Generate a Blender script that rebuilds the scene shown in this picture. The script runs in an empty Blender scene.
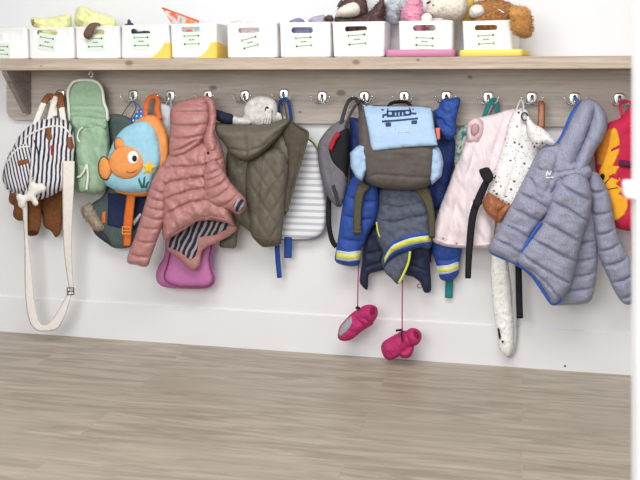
import bpy, bmesh, math, random
import numpy as np
from mathutils import Vector, Matrix, noise
from mathutils.geometry import delaunay_2d_cdt
from mathutils.bvhtree import BVHTree
random.seed(7)
C = bpy.context.scene.collection
# ------------------------------------------------------------------ camera frame
F = 890.0; TH = math.radians(12.8); D = 3.19; HC = 1.0; HY = 81.0
FW = np.array([-math.sin(TH), math.cos(TH), 0.0]); RT = np.array([math.cos(TH), math.sin(TH), 0.0])
CAM = np.array([0.0, -D, HC])

def at(px, py, d=0.0):
    """point of the plane lying d metres in front of the wall that is seen at (px, py)"""
    px = np.asarray(px, float); py = np.asarray(py, float)
    u = (px-320)/F; v = (HY-py)/F
    dx = FW[0]+u*RT[0]; dy = FW[1]+u*RT[1]
    t = (D-d)/dy
    return np.stack([CAM[0]+t*dx, CAM[1]+t*dy, CAM[2]+t*v], -1)
def A(px, py, d=0.0): return Vector(at(px, py, d))
def dep(d, py):
    if callable(d): return d(py)
    if isinstance(d, (int, float)): return np.full(np.shape(py), float(d))
    ys = [a for a, b in d]; ds = [b for a, b in d]
    return np.interp(py, ys, ds)
# ------------------------------------------------------------------ 2D helpers
def catmull(P, closed=True, n=8):
    P = np.asarray(P, float); N = len(P); out = []
    for i in range(N if closed else N-1):
        if closed: p0, p1, p2, p3 = P[i-1], P[i], P[(i+1) % N], P[(i+2) % N]
        else: p0, p1, p2, p3 = P[max(i-1, 0)], P[i], P[i+1], P[min(i+2, N-1)]
        for k in range(n):
            t = k/n
            out.append(0.5*((2*p1)+(-p0+p2)*t+(2*p0-5*p1+4*p2-p3)*t*t+(-p0+3*p1-3*p2+p3)*t**3))
    if not closed: out.append(P[-1])
    return np.array(out)
def resample(P, step, closed=True):
    P = np.asarray(P, float)
    Q = np.vstack([P, P[:1]]) if closed else P
    seg = np.linalg.norm(np.diff(Q, axis=0), axis=1); s = np.concatenate([[0], np.cumsum(seg)])
    n = max(6 if closed else 2, int(round(s[-1]/step)))
    t = np.linspace(0, s[-1], n+(1 if closed else 0) if closed else n+1)
    if closed: t = t[:-1]
    return np.stack([np.interp(t, s, Q[:, k]) for k in range(Q.shape[1])], -1)
def dist_poly(pts, P, closed=True):
    P = np.asarray(P, float); a = P if closed else P[:-1]; b = np.roll(P, -1, 0) if closed else P[1:]
    best = np.full(len(pts), 1e9)
    for i in range(len(a)):
        ab = b[i]-a[i]; L = ab@ab
        t = np.clip(((pts-a[i])@ab)/max(L, 1e-12), 0, 1)
        best = np.minimum(best, np.hypot(*(pts-(a[i]+t[:, None]*ab)).T))
    return best
def inside(pts, P):
    x, y = pts[:, 0], pts[:, 1]; c = np.zeros(len(pts), bool); n = len(P)
    for i in range(n):
        x1, y1 = P[i]; x2, y2 = P[(i+1) % n]
        if y1 == y2: continue
        c ^= ((y1 > y) != (y2 > y)) & (x < (x2-x1)*(y-y1)/(y2-y1)+x1)
    return c
def ell(cx, cy, rx, ry, n=20, ang=0.0):
    a = np.linspace(0, 2*math.pi, n, endpoint=False); c, s = math.cos(math.radians(ang)), math.sin(math.radians(ang))
    x, y = rx*np.cos(a), ry*np.sin(a)
    return np.stack([cx+x*c-y*s, cy+x*s+y*c], -1)
def lines(a, b, n, ends=False):
    """n lines laid evenly between line a and line b"""
    a = resample(a, np.inf if False else 4, False) if len(a) < 2 else np.asarray(a, float)
    b = np.asarray(b, float); out = []
    for k in range(n):
        t = k/(n-1) if ends else (k+1)/(n+1)
        out.append((a*(1-t)+b*t))
    return out
def across(P, widths, n, bow=0.0, t0=0.06, t1=0.96):
    """n lines across a limb that runs along path P"""
    P = catmull(P, False, 10); out = []
    for k in range(n):
        f = (t0+(t1-t0)*k/max(1, n-1))*(len(P)-1); i = int(min(f, len(P)-2)); p = P[i]+(P[i+1]-P[i])*(f-i)
        tg = P[i+1]-P[i]; tg = tg/np.linalg.norm(tg); nn = np.array([-tg[1], tg[0]]); w = widths
        out.append(np.array([p-nn*w-tg*0, p-nn*w*.5+tg*bow*.75, p+tg*bow, p+nn*w*.5+tg*bow*.75, p+nn*w]))
    return out
def fill(outline, step):
    B = resample(outline, step); lo = B.min(0); hi = B.max(0)
    g = []; r = 0; y = lo[1]
    while y <= hi[1]:
        xs = np.arange(lo[0]+(step/2 if r % 2 else 0), hi[0]+step, step)
        g.append(np.stack([xs, np.full(len(xs), y)], -1)); y += step*.866; r += 1
    g = np.vstack(g)
    g = g[inside(g, B)]
    if len(g): g = g[dist_poly(g, B) > step*.5]
    V = np.vstack([B, g]) if len(g) else B
    vo, eo, fo, ov, oe, of = delaunay_2d_cdt([Vector(p) for p in V], [], [list(range(len(B)))], 1, 1e-5)
    V2 = np.array([[p.x, p.y] for p in vo])
    T = np.array([f for f in fo if len(f) == 3], int)
    a, b, c = V2[T[:, 0]], V2[T[:, 1]], V2[T[:, 2]]
    ar = (b[:, 0]-a[:, 0])*(c[:, 1]-a[:, 1])-(b[:, 1]-a[:, 1])*(c[:, 0]-a[:, 0])
    T[ar < 0] = T[ar < 0][:, ::-1]; T = T[np.abs(ar) > 1e-9]
    return V2, T, B
# ------------------------------------------------------------------ mesh builder
class MB:
    def __init__(s): s.v = []; s.f = []; s.m = []; s.uv = []
    def raw(s, vs, fs, mi=0, uv=None):
        b = len(s.v)
        for i, p in enumerate(vs):
            s.v.append(Vector(p)); s.uv.append(uv[i] if uv is not None else (p[0], p[2]))
        for f in fs: s.f.append([b+i for i in f]); s.m.append(mi)
        return s
    def puff(s, outline, d, T, Tb=None, R=None, step=1.45, seams=(), wr=None, smooth=True, mi=0, it=6, hfun=None, n=None, dx=0.0):
        """a soft solid with the given outline: thickness T to the front, Tb to the back"""
        O = catmull(outline) if smooth else np.asarray(outline, float)
        V, Tr, B = fill(O, step)
        dd = dist_poly(V, B); bd = dd < 1e-3
        Rr = R if R else max(dd.max(), .5)
        h = np.sqrt(np.clip(1-(1-np.clip(dd/Rr, 0, 1))**2, 0, 1))
        E = np.vstack([Tr[:, [0, 1]], Tr[:, [1, 2]], Tr[:, [2, 0]]])
        for _ in range(it):
            sm = np.zeros(len(V)); ct = np.zeros(len(V))
            np.add.at(sm, E[:, 0], h[E[:, 1]]); np.add.at(sm, E[:, 1], h[E[:, 0]])
            np.add.at(ct, E[:, 0], 1); np.add.at(ct, E[:, 1], 1)
            h2 = sm/np.maximum(ct, 1); h = np.where(bd, 0, .5*h+.5*h2)
        hf = T*h; hb = (T if Tb is None else Tb)*h
        for (pl, a, w) in seams:
            q = dist_poly(V, np.asarray(pl, float), False)
            k = np.exp(-q/w)
            if a >= .012:
                pk = np.array([noise.noise(Vector((x*.55, y*.55, 3.1))) for x, y in V])
                hf = hf+.0035*pk*np.exp(-q/(w*2.2))*h
            hf = np.maximum(hf-a*k*h, hf*.12); hb = np.maximum(hb-.5*a*k*h, hb*.3)
        if hfun is not None: hf = hf+hfun(V[:, 0], V[:, 1])*h
        if wr:
            amp, sc, ang, st = wr[:4]; ca, sa = math.cos(math.radians(ang)), math.sin(math.radians(ang))
            so = wr[4] if len(wr) > 4 else len(s.v)*.37
            w_ = np.array([noise.noise(Vector(((x*ca+y*sa)/sc/st, (-x*sa+y*ca)/sc, so)))+.45*noise.noise(Vector(((x*ca+y*sa)/sc/st*2.3, (-x*sa+y*ca)/sc*2.3, so+9))) for x, y in V])
            hf = np.maximum(hf+amp*w_*np.minimum(1, h*1.6), hf*.1)
        P = at(V[:, 0]+dx, V[:, 1], dep(d, V[:, 1]))
        if n is None:
            c = P.mean(0); n = CAM-c; n[2] = 0; n /= np.linalg.norm(n)
        n = np.asarray(n, float)
        uv = [(p[0], p[2]) for p in P]
        b = len(s.v); idx = np.full(len(V), -1)
        for p, q, u in zip(P, hf, uv): s.v.append(Vector(p+n*q)); s.uv.append(u)
        k = len(s.v)
        for i in range(len(V)):
            if bd[i]: idx[i] = b+i
            else:
                idx[i] = k; k += 1; s.v.append(Vector(P[i]-n*hb[i])); s.uv.append(uv[i])
        # px y points down, so counter-clockwise in pixels is clockwise in the world
        for t in Tr:
            s.f.append([b+t[0], b+t[2], b+t[1]]); s.m.append(mi)
            q = [int(idx[t[0]]), int(idx[t[1]]), int(idx[t[2]])]
            if not (bd[t[0]] and bd[t[1]] and bd[t[2]]): s.f.append(q); s.m.append(mi)
        return s
    def strap(s, path, w, d, T=.003, mi=0, step=None, smooth=True, **k):
        P = catmull(path, False, 6) if smooth and len(path) > 2 else np.asarray(path, float)
        tg = np.gradient(P, axis=0); tg /= np.linalg.norm(tg, axis=1)[:, None]+1e-9
        nn = np.stack([-tg[:, 1], tg[:, 0]], -1)
        W = np.asarray(w, float)
        if W.ndim: W = np.interp(np.linspace(0, 1, len(P)), np.linspace(0, 1, len(W)), W)[:, None]
        o = np.vstack([P+nn*W/2, (P-nn*W/2)[::-1]])
        if isinstance(d, tuple):      # depth along the path
            dl = np.interp(np.linspace(0, 1, len(P)), np.linspace(0, 1, len(d)), d); ys = P[:, 1]; od = np.argsort(ys)
            d = list(zip(ys[od], dl[od]))
        return s.puff(o, d, T, T, R=.7, step=step or max(.8, min(1.6, float(np.min(w))/3)), smooth=False, it=0, mi=mi, **k)
    def bvh(s): return BVHTree.FromPolygons(s.v, s.f)
    def decal(s, outline, host, T=.0012, eps=.0008, step=1.2, smooth=False, mi=0, d0=.12):
        """a thin patch sewn or printed on the surface of host"""
        O = catmull(outline) if smooth else np.asarray(outline, float)
        V, Tr, B = fill(O, step); bd = dist_poly(V, B) < 1e-3
        tr = host if isinstance(host, BVHTree) else host.bvh()
        cam = Vector(CAM); pts = []; ds = []
        for x, y in V:
            q = A(x, y, 0.0); r = (q-cam).normalized(); hit = tr.ray_cast(cam, r)
            pts.append(hit[0]); ds.append((hit[0]-cam).length if hit[0] else None)
        ok = [k for k in ds if k]
        md = float(np.median(ok)) if ok else None
        b = len(s.v); okp = [p for p in pts if p]
        for i, (x, y) in enumerate(V):
            if pts[i] is None:
                if md is None: pts[i] = A(x, y, d0)
                else:
                    r = (A(x, y, 0)-cam).normalized(); j = min((k for k in range(len(V)) if ds[k]), key=lambda k: (V[k][0]-x)**2+(V[k][1]-y)**2)
                    pts[i] = cam+r*ds[j]
        nrm = Vector(CAM)-sum(pts, Vector())/len(pts); nrm.z = 0; nrm.normalize()
        top = [p+nrm*(eps+(0 if bd[i] else T)) for i, p in enumerate(pts)]
        for p in top: s.v.append(p); s.uv.append((p.x, p.z))
        for t in Tr: s.f.append([b+t[0], b+t[2], b+t[1]]); s.m.append(mi)
        # rim down to the surface
        bi = [i for i in range(len(V)) if bd[i]]; cen = {}
        edges = {}
        for t in Tr:
            for a_, b_ in ((t[0], t[1]), (t[1], t[2]), (t[2], t[0])): edges[(a_, b_)] = 1
        k = len(s.v); mp = {}
        for i in bi: mp[i] = len(s.v); s.v.append(pts[i]-nrm*.0012); s.uv.append((pts[i].x, pts[i].z))
        for (a_, b_) in edges:
            if (b_, a_) not in edges and a_ in mp and b_ in mp: s.f.append([b+a_, b+b_, mp[b_], mp[a_]]); s.m.append(mi)
        return s
    def tube(s, pts, r, seg=8, mi=0, closed=False, flat=None, ref=(0, -1, 0)):
        P = [Vector(p) for p in pts]; n = len(P)
        rr = [r]*n if isinstance(r, (int, float)) else list(r)
        b = len(s.v); ref = Vector(ref)
        for i in range(n):
            t = (P[(i+1) % n]-P[i-1]) if closed else (P[min(i+1, n-1)]-P[max(i-1, 0)])
            t.normalize(); u = t.cross(ref)
            if u.length < 1e-4: u = t.cross(Vector((.3, .2, 1)))
            u.normalize(); w = u.cross(t).normalized(); fl = flat if flat else 1.0
            for k in range(seg):
                a = 2*math.pi*k/seg; q = P[i]+u*(rr[i]*math.cos(a))+w*(rr[i]*fl*math.sin(a))
                s.v.append(q); s.uv.append((q.x, q.z))
        for i in range(n if closed else n-1):
            for k in range(seg):
                a0 = b+i*seg+k; a1 = b+i*seg+(k+1) % seg; j = (i+1) % n
                s.f.append([a0, a1, b+j*seg+(k+1) % seg, b+j*seg+k]); s.m.append(mi)
        if not closed:
            s.f.append([b+k for k in range(seg)][::-1]); s.m.append(mi)
            s.f.append([b+(n-1)*seg+k for k in range(seg)]); s.m.append(mi)
        return s
    def tpx(s, path, r, smooth=True, n=6, **k):
        P = np.array([list(A(*p)) for p in path])
        if smooth and len(P) > 2: P = catmull(P, k.get('closed', False), n)
        if not isinstance(r, (int, float)): r = list(np.interp(np.linspace(0, 1, len(P)), np.linspace(0, 1, len(r)), r))
        return s.tube(P, r, **k)
    def ball(s, c, r, mi=0, seg=14, rings=8, sc=(1, 1, 1)):
        c = Vector(c); b = len(s.v); vs = []
        for i in range(rings+1):
            th = math.pi*i/rings
            for k in range(seg):
                ph = 2*math.pi*k/seg
                vs.append((c.x+r*sc[0]*math.sin(th)*math.cos(ph), c.y+r*sc[1]*math.sin(th)*math.sin(ph), c.z+r*sc[2]*math.cos(th)))
        fs = []
        for i in range(rings):
            for k in range(seg):
                fs.append((i*seg+k, (i+1)*seg+k, (i+1)*seg+(k+1) % seg, i*seg+(k+1) % seg))
        return s.raw(vs, fs, mi)
    def box(s, lo, hi, mi=0):
        x0, y0, z0 = lo; x1, y1, z1 = hi
        v = [(x0, y0, z0), (x1, y0, z0), (x1, y1, z0), (x0, y1, z0), (x0, y0, z1), (x1, y0, z1), (x1, y1, z1), (x0, y1, z1)]
        return s.raw(v, [(0, 3, 2, 1), (4, 5, 6, 7), (0, 1, 5, 4), (1, 2, 6, 5), (2, 3, 7, 6), (3, 0, 4, 7)], mi)
    def prism(s, poly, y0, y1, mi=0):
        """poly in x,z pushed from y0 to y1"""
        n = len(poly); v = [(p[0], y0, p[1]) for p in poly]+[(p[0], y1, p[1]) for p in poly]
        f = [tuple(range(n)), tuple(range(2*n-1, n-1, -1))]+[(i, n+i, n+(i+1) % n, (i+1) % n) for i in range(n)]
        return s.raw(v, f, mi)
    def fur(s, n, L, r=.0009, mi=0, droop=.3, only=None, jit=.5):
        """short tufts growing out of the faces built so far"""
        vs = s.v; fs = [f for f in s.f if len(f) == 3]
        cand = []
        for f in fs:
            a, b, c = vs[f[0]], vs[f[1]], vs[f[2]]; nr = (b-a).cross(c-a); ar = nr.length
            if ar > 1e-10 and (only is None or only((a+b+c)/3)): cand.append((ar, a, b, c, nr/ar))
        w = [q[0] for q in cand]; pick = random.choices(cand, w, k=n)
        for _, a, b, c, nr in pick:
            u, v = random.random(), random.random()
            if u+v > 1: u, v = 1-u, 1-v
            p = a+(b-a)*u+(c-a)*v
            dr = (nr+Vector((random.gauss(0, jit), random.gauss(0, jit), random.gauss(0, jit)-droop))).normalized()
            t = dr.orthogonal().normalized(); t2 = dr.cross(t); l = L*random.uniform(.6, 1.2)
            q = [p+t*r-dr*.001, p-t*.5*r+t2*.87*r-dr*.001, p-t*.5*r-t2*.87*r-dr*.001, p+dr*l]
            s.raw(q, [(0, 1, 3), (1, 2, 3), (2, 0, 3)], mi)
        return s
    def strip(s, path, w, host, T=.0012, mi=0, eps=.0008):
        P = catmull(path, False, 6); tg = np.gradient(P, axis=0); tg /= np.linalg.norm(tg, axis=1)[:, None]+1e-9; nn = np.stack([-tg[:, 1], tg[:, 0]], -1)
        return s.decal(np.vstack([P+nn*w/2, (P-nn*w/2)[::-1]]), host, T, eps, step=max(.7, w/2), mi=mi)
    def build(s, name, mats, parent=None, flat=False, shift=None):
        me = bpy.data.meshes.new(name); base = Vector((0, 0, 0)); q = parent
        while q is not None: base += q.location; q = q.parent
        o = bpy.data.objects.new(name, me); C.objects.link(o)
        if parent is None:
            lo = Vector([min(p[i] for p in s.v) for i in range(3)]); hi = Vector([max(p[i] for p in s.v) for i in range(3)])
            base = Vector(((lo.x+hi.x)/2, (lo.y+hi.y)/2, lo.z)); o.location = base
        else: o.parent = parent
        me.from_pydata([p-base for p in s.v], [], s.f)
        ul = me.uv_layers.new(name='UVMap'); li = np.empty(len(me.loops), int); me.loops.foreach_get('vertex_index', li)
        ul.data.foreach_set('uv', np.array(s.uv, float)[li].ravel())
        for m in (mats if isinstance(mats, (list, tuple)) else [mats]): me.materials.append(m)
        me.polygons.foreach_set('material_index', s.m)
        me.polygons.foreach_set('use_smooth', [not flat]*len(me.polygons))
        me.update(); return o
def tag(o, label, cat, group=None):
    o['label'] = label; o['category'] = cat
    if group: o['group'] = group
    return o
def thing(name, label, cat, loc, group=None):
    o = bpy.data.objects.new(name, None); C.objects.link(o); o.location = Vector(loc); o.empty_display_size = .05
    return tag(o, label, cat, group)
def lab(o, l): o['label'] = l; return o
# ------------------------------------------------------------------ materials
def lin(c):
    return tuple(((x/255)/12.92 if x/255 <= .04045 else ((x/255+.055)/1.055)**2.4) for x in c)+(1,)
class NT:
    def __init__(s, name):
        s.m = bpy.data.materials.new(name); s.m.use_nodes = True; s.t = s.m.node_tree; s.b = s.t.nodes['Principled BSDF']
        s.uv = s.n('ShaderNodeTexCoord').outputs['UV']
    def n(s, ty, **k):
        q = s.t.nodes.new(ty)
        for a, b in k.items(): setattr(q, a, b)
        return q
    def put(s, sock, v):
        if hasattr(v, 'is_linked') or isinstance(v, bpy.types.NodeSocket): s.t.links.new(v, sock)
        else: sock.default_value = v
    def math(s, op, a, b=0.0, c=None):
        q = s.n('ShaderNodeMath', operation=op); s.put(q.inputs[0], a); s.put(q.inputs[1], b)
        if c is not None: s.put(q.inputs[2], c)
        return q.outputs[0]
    def mapping(s, v, sc=(1, 1, 1), rot=0.0, loc=(0, 0, 0)):
        q = s.n('ShaderNodeMapping'); s.put(q.inputs[0], v); q.inputs['Scale'].default_value = sc; q.inputs['Rotation'].default_value = (0, 0, rot); q.inputs['Location'].default_value = loc
        return q.outputs[0]
    def noise(s, v, scale, detail=3, rough=.5, dist=0):
        q = s.n('ShaderNodeTexNoise'); s.put(q.inputs['Vector'], v); q.inputs['Scale'].default_value = scale
        q.inputs['Detail'].default_value = detail; q.inputs['Roughness'].default_value = rough; q.inputs['Distortion'].default_value = dist
        return q.outputs['Fac']
    def mix(s, f, a, b, mode='MIX'):
        q = s.n('ShaderNodeMix', data_type='RGBA', blend_type=mode); s.put(q.inputs[0], f); s.put(q.inputs[6], a); s.put(q.inputs[7], b)
        return q.outputs[2]
    def ramp(s, f, st):
        q = s.n('ShaderNodeValToRGB'); s.put(q.inputs[0], f); cr = q.color_ramp
        while len(cr.elements) < len(st): cr.elements.new(.5)
        for e, (p, c) in zip(cr.elements, st): e.position = p; e.color = c
        return q.outputs[0]
    def step(s, v, a, b):
        q = s.n('ShaderNodeMapRange', interpolation_type='SMOOTHSTEP'); s.put(q.inputs[0], v); q.inputs[1].default_value = a; q.inputs[2].default_value = b
        return q.outputs[0]
    def sep(s, v):
        q = s.n('ShaderNodeSeparateXYZ'); s.put(q.inputs[0], v); return q.outputs
    def bump(s, h, st, dist=.002):
        q = s.n('ShaderNodeBump'); s.put(q.inputs['Height'], h); q.inputs['Strength'].default_value = st; q.inputs['Distance'].default_value = dist
        s.t.links.new(q.outputs[0], s.b.inputs['Normal'])
    def fin(s, col, rough=.8, metal=0, spec=.3, sheen=0):
        s.put(s.b.inputs['Base Color'], col); s.put(s.b.inputs['Roughness'], rough); s.b.inputs['Metallic'].default_value = metal
        s.b.inputs['Specular IOR Level'].default_value = spec; s.b.inputs['Sheen Weight'].default_value = sheen
        return s.m
def fabric(name, c, rough=.85, var=.12, weave=900, bst=.25, wr=0.0, spec=.25, sheen=.0):
    t = NT(name); c = lin(c); nz = t.noise(t.uv, 60, 4, .6); k = t.step(nz, .3, .7)
    dk = tuple(x*(1-var) for x in c[:3])+(1,); lt = tuple(min(1, x*(1+var*.6)) for x in c[:3])+(1,)
    col = t.mix(k, dk, lt); h = t.noise(t.uv, weave, 2, .5)
    if wr: h = t.math('ADD', t.math('MULTIPLY', h, .3), t.math('MULTIPLY', t.noise(t.mapping(t.uv, (1, 2.2, 1)), 45, 3, .55, 1.5), wr))
    t.bump(h, bst, .003 if wr else .001); return t.fin(col, rough, 0, spec, sheen)
def plain(name, c, rough=.5, metal=0, spec=.5):
    t = NT(name); c = lin(c); q = t.noise(t.uv, 40, 2); col = t.mix(q, tuple(x*.96 for x in c[:3])+(1,), c)
    return t.fin(col, rough, metal, spec)
def stripes(name, c1, c2, period, ang, duty=.5, wob=.0, rough=.8, c3=None):
    t = NT(name); v = t.mapping(t.uv, (1, 1, 1), math.radians(ang)); x = t.sep(v)[0]
    if wob: x = t.math('ADD', x, t.math('MULTIPLY', t.math('SUBTRACT', t.noise(t.uv, 18, 2), .5), wob))
    f = t.math('FRACT', t.math('DIVIDE', x, period)); f = t.math('ABSOLUTE', t.math('SUBTRACT', f, .5))
    k = t.step(f, duty/2-.04, duty/2+.04); col = t.mix(k, lin(c1), lin(c2))
    t.bump(t.noise(t.uv, 800, 2), .2, .001); return t.fin(col, rough, 0, .25)
def lines(a, b, n, ends=False):
    """n lines laid evenly between line a and line b (same number of points)"""
    a = np.asarray(a, float); b = np.asarray(b, float)
    ts = [k/(n-1) if ends else (k+1)/(n+1) for k in range(n)]
    return [a*(1-t)+b*t for t in ts]
def S(ls, a, w): return [(l, a, w) for l in ls]
def struct(o): o['kind'] = 'structure'; return o
# ================================================================== SETTING
def wood_mat(name, c1, c2, c3, knots=(), scale=1.0, seam=None):
    t = NT(name); co = t.n('ShaderNodeTexCoord').outputs['Object']; xyz = t.n('ShaderNodeNewGeometry').outputs['Position']
    g = t.noise(t.mapping(xyz, (3*scale, 40*scale, 60*scale)), 1.0, 6, .62, .6)
    g2 = t.noise(t.mapping(xyz, (1.6, 6, 9)), 1.0, 3, .5, .8)
    g3 = t.noise(t.mapping(xyz, (14, 200, 260)), 1.0, 3, .6)
    col = t.mix(t.step(g, .36, .66), lin(c1), lin(c2)); col = t.mix(t.math('MULTIPLY', t.step(g2, .42, .72), .55), col, lin(c3))
    col = t.mix(t.math('MULTIPLY', t.step(g3, .45, .7), .22), col, lin(tuple(x*.72 for x in c1)))
    for (kx, kz, kr) in knots:
        q = t.n('ShaderNodeVectorMath', operation='DISTANCE'); t.put(q.inputs[0], t.mapping(xyz, (.62, 0, 1)));
        q.inputs[1].default_value = (kx*.62, 0, kz)
        k = t.math('SUBTRACT', 1.0, t.step(q.outputs['Value'], kr*.35, kr)); k = t.math('MULTIPLY', k, .6)
        col = t.mix(k, col, lin((88, 72, 62)))
    t.bump(g3, .25, .0015); return t.fin(col, .72, 0, .25)

# floor: long vinyl planks
def floor_mat():
    t = NT('vinyl_planks'); xyz = t.n('ShaderNodeNewGeometry').outputs['Position']
    br = t.n('ShaderNodeTexBrick'); t.put(br.inputs['Vector'], xyz); br.offset = .37
    br.inputs['Color1'].default_value = (0, 0, 0, 1); br.inputs['Color2'].default_value = (1, 1, 1, 1); br.inputs['Mortar'].default_value = (.5, .5, .5, 1)
    br.inputs['Scale'].default_value = 1; br.inputs['Mortar Size'].default_value = .0016; br.inputs['Mortar Smooth'].default_value = .3
    br.inputs['Brick Width'].default_value = 1.22; br.inputs['Row Height'].default_value = .178
    v = t.n('ShaderNodeVectorMath', operation='ADD'); t.put(v.inputs[0], xyz)
    w = t.n('ShaderNodeVectorMath', operation='SCALE'); t.put(w.inputs[0], br.outputs['Color']); w.inputs['Scale'].default_value = 7.3; t.put(v.inputs[1], w.outputs[0])
    p = v.outputs[0]
    g = t.noise(t.mapping(p, (2.2, 20, 1)), 1.0, 7, .66, 1.6); g2 = t.noise(t.mapping(p, (.9, 5, 1)), 1.0, 3, .5, .6); g3 = t.noise(t.mapping(p, (9, 150, 1)), 1.0, 3, .6)
    col = t.mix(t.step(g, .34, .68), lin((150, 139, 123)), lin((188, 177, 160)))
    col = t.mix(t.math('MULTIPLY', t.step(g2, .42, .72), .6), col, lin((174, 163, 150)))
    col = t.mix(t.math('MULTIPLY', t.step(g3, .5, .72), .18), col, lin((128, 114, 102)))
    pl = t.math('MULTIPLY', t.sep(br.outputs['Color'])[0], .05); col = t.mix(pl, col, lin((120, 108, 98)))
    col = t.mix(t.math('MULTIPLY', br.outputs['Fac'], .07), col, lin((110, 98, 88)))
    t.bump(g3, .08, .001); return t.fin(col, .42, 0, .45)
M = {}
def wall_mat(c=(234, 235, 238)):
    t = NT('white_paint'); xyz = t.n('ShaderNodeNewGeometry').outputs['Position']; c = lin(c)
    col = t.mix(t.step(t.noise(xyz, 2.2, 3), .3, .7), tuple(x*.975 for x in c[:3])+(1,), c); t.bump(t.noise(xyz, 260, 2), .06, .001); return t.fin(col, .55, 0, .3)
M['wall'] = wall_mat(); M['floor'] = floor_mat()
struct(MB().box((-4.5, 0, 0), (2.5, .1, 2.7)).build('wall_back', M['wall'], flat=True))
struct(MB().box((-4.5, -4.6, -.06), (2.5, .1, 0)).build('floor', M['floor'], flat=True))
zb = float(at(0, 296, .006)[2])
bb = MB(); prof = [(0, 0), (0, zb), (-.0055, zb), (-.0065, zb-.002), (-.0065, 0)]
v = [(x, y, z) for x in (-4.5, 2.5) for y, z in prof]; n_ = len(prof)
bb.raw(v, [tuple(range(n_)), tuple(range(2*n_-1, n_-1, -1))]+[(i, n_+i, n_+(i+1) % n_, (i+1) % n_) for i in range(n_)])
base_o = struct(bb.build('baseboard_back', M['wall'], flat=True))
M['dark_metal'] = plain('dark_metal', (60, 58, 58), .4, .6)
sc_ = MB(); sc_.ball(A(565, 366, .008), .0035, sc=(1, .4, 1)); sc_.build('screw_head', M['dark_metal'], base_o)
# door leaf at the right, close to the camera
M['door'] = plain('door_white_lacquer', (246, 247, 250), .35)
yd = -D+.92; xd = .92*math.tan(math.atan(316.5/F)-TH)
dm = MB().box((xd, yd, 0), (xd+.62, yd+.04, 2.1)); door = struct(dm.build('door_1', M['door'], flat=True))
ld = MB(); zc = HC-(184-HY)*.92/(F*1.0)*1.02
ld.box((xd-.010, yd+.004, zc-.008), (xd+.002, yd+.036, zc+.008)); lo_ = ld.build('door_latch', M['door'], door)
bv = lo_.modifiers.new('b', 'BEVEL'); bv.width = .003; bv.segments = 3
dh = MB(); dh.tube([(xd+.07, yd, 1.0), (xd+.07, yd-.05, 1.0)], .01); dh.tube([(xd+.06, yd-.05, 1.0), (xd+.19, yd-.05, 1.0)], .009)
M['chrome'] = plain('chrome', (240, 240, 240), .26, 1.0)
dh.build('door_handle', M['chrome'], door)

# shelf, hook board, bracket
kn = [(float(at(x, y, .02)[0]), float(at(x, y, .02)[2]), r) for x, y, r in ((341, 93, .016), (213, 88, .014), (300, 112, .006), (470, 77, .008))]
M['board'] = wood_mat('grey_board_wood', (182, 173, 165), (204, 196, 188), (192, 182, 172), kn)
ks = [(float(at(x, y, .2)[0]), float(at(x, y, .2)[2]), r) for x, y, r in ((129, 63, .014), (356, 62, .012), (418, 60, .006), (41, 66, .004))]
M['shelf'] = wood_mat('shelf_wood', (178, 162, 147), (206, 191, 176), (186, 169, 152), ks)
M['bracket'] = wood_mat('bracket_wood', (142, 130, 127), (164, 152, 148), (132, 121, 118), [(float(at(18, 82, .1)[0]), float(at(18, 82, .1)[2]), .008)])
zs0 = float(at(320, 69.4, .2)[2]); zs1 = float(at(320, 57.5, .2)[2])
xl = float(at(-16, 65, .2)[0]); xr = .95
sh = MB().box((xl, -.2, zs0), (xr, 0, zs1)); so = tag(sh.build('wall_shelf', M['shelf'], flat=True), 'long wooden wall shelf carrying the white bins above the coat hooks', 'shelf')
bv = so.modifiers.new('b', 'BEVEL'); bv.width = .002; bv.segments = 2
lx = float(at(6.2, 95, .02)[0]); lz = float(at(6.2, 120, .02)[2]); pts = [(xr, zs0), (lx, zs0)]
r_ = .045
for k in range(9):
    a = math.pi+math.pi/2*k/8; pts.append((lx+r_+r_*math.cos(a), lz+r_+r_*math.sin(a)))
pts.append((xr, lz-.004))
bo = tag(MB().prism(pts, -.02, -.0002).build('hook_rail', M['board'], flat=True), 'grey weathered wooden board under the shelf holding the chrome hooks', 'coat rack')
bv = bo.modifiers.new('b', 'BEVEL'); bv.width = .002; bv.segments = 2
xb = float(at(31.3, 90, .02)[0]); zbk = float(at(31, 113, .02)[2])
br = MB(); q = [(-.0205, zs0), (-.188, zs0), (-.188, zs0-.012), (-.045, zbk), (-.0205, zbk)]
v = [(x, y, z) for x in (xb-.022, xb) for y, z in q]; n_ = len(q)
br.raw(v, [tuple(range(n_)), tuple(range(2*n_-1, n_-1, -1))]+[(i, n_+i, n_+(i+1) % n_, (i+1) % n_) for i in range(n_)])
tag(br.build('shelf_bracket', M['bracket'], flat=True), 'triangular grey wooden bracket under the left end of the shelf', 'bracket')

def rrect(x0, x1, y0, y1, r, n=5):
    out = []
    for cx, cy, a0 in ((x1-r, y0+r, -90), (x1-r, y1-r, 0), (x0+r, y1-r, 90), (x0+r, y0+r, 180)):
        for k in range(n+1):
            a = math.radians(a0+90*k/n); out.append((cx+r*math.cos(a), cy+r*math.sin(a)))
    return out
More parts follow.
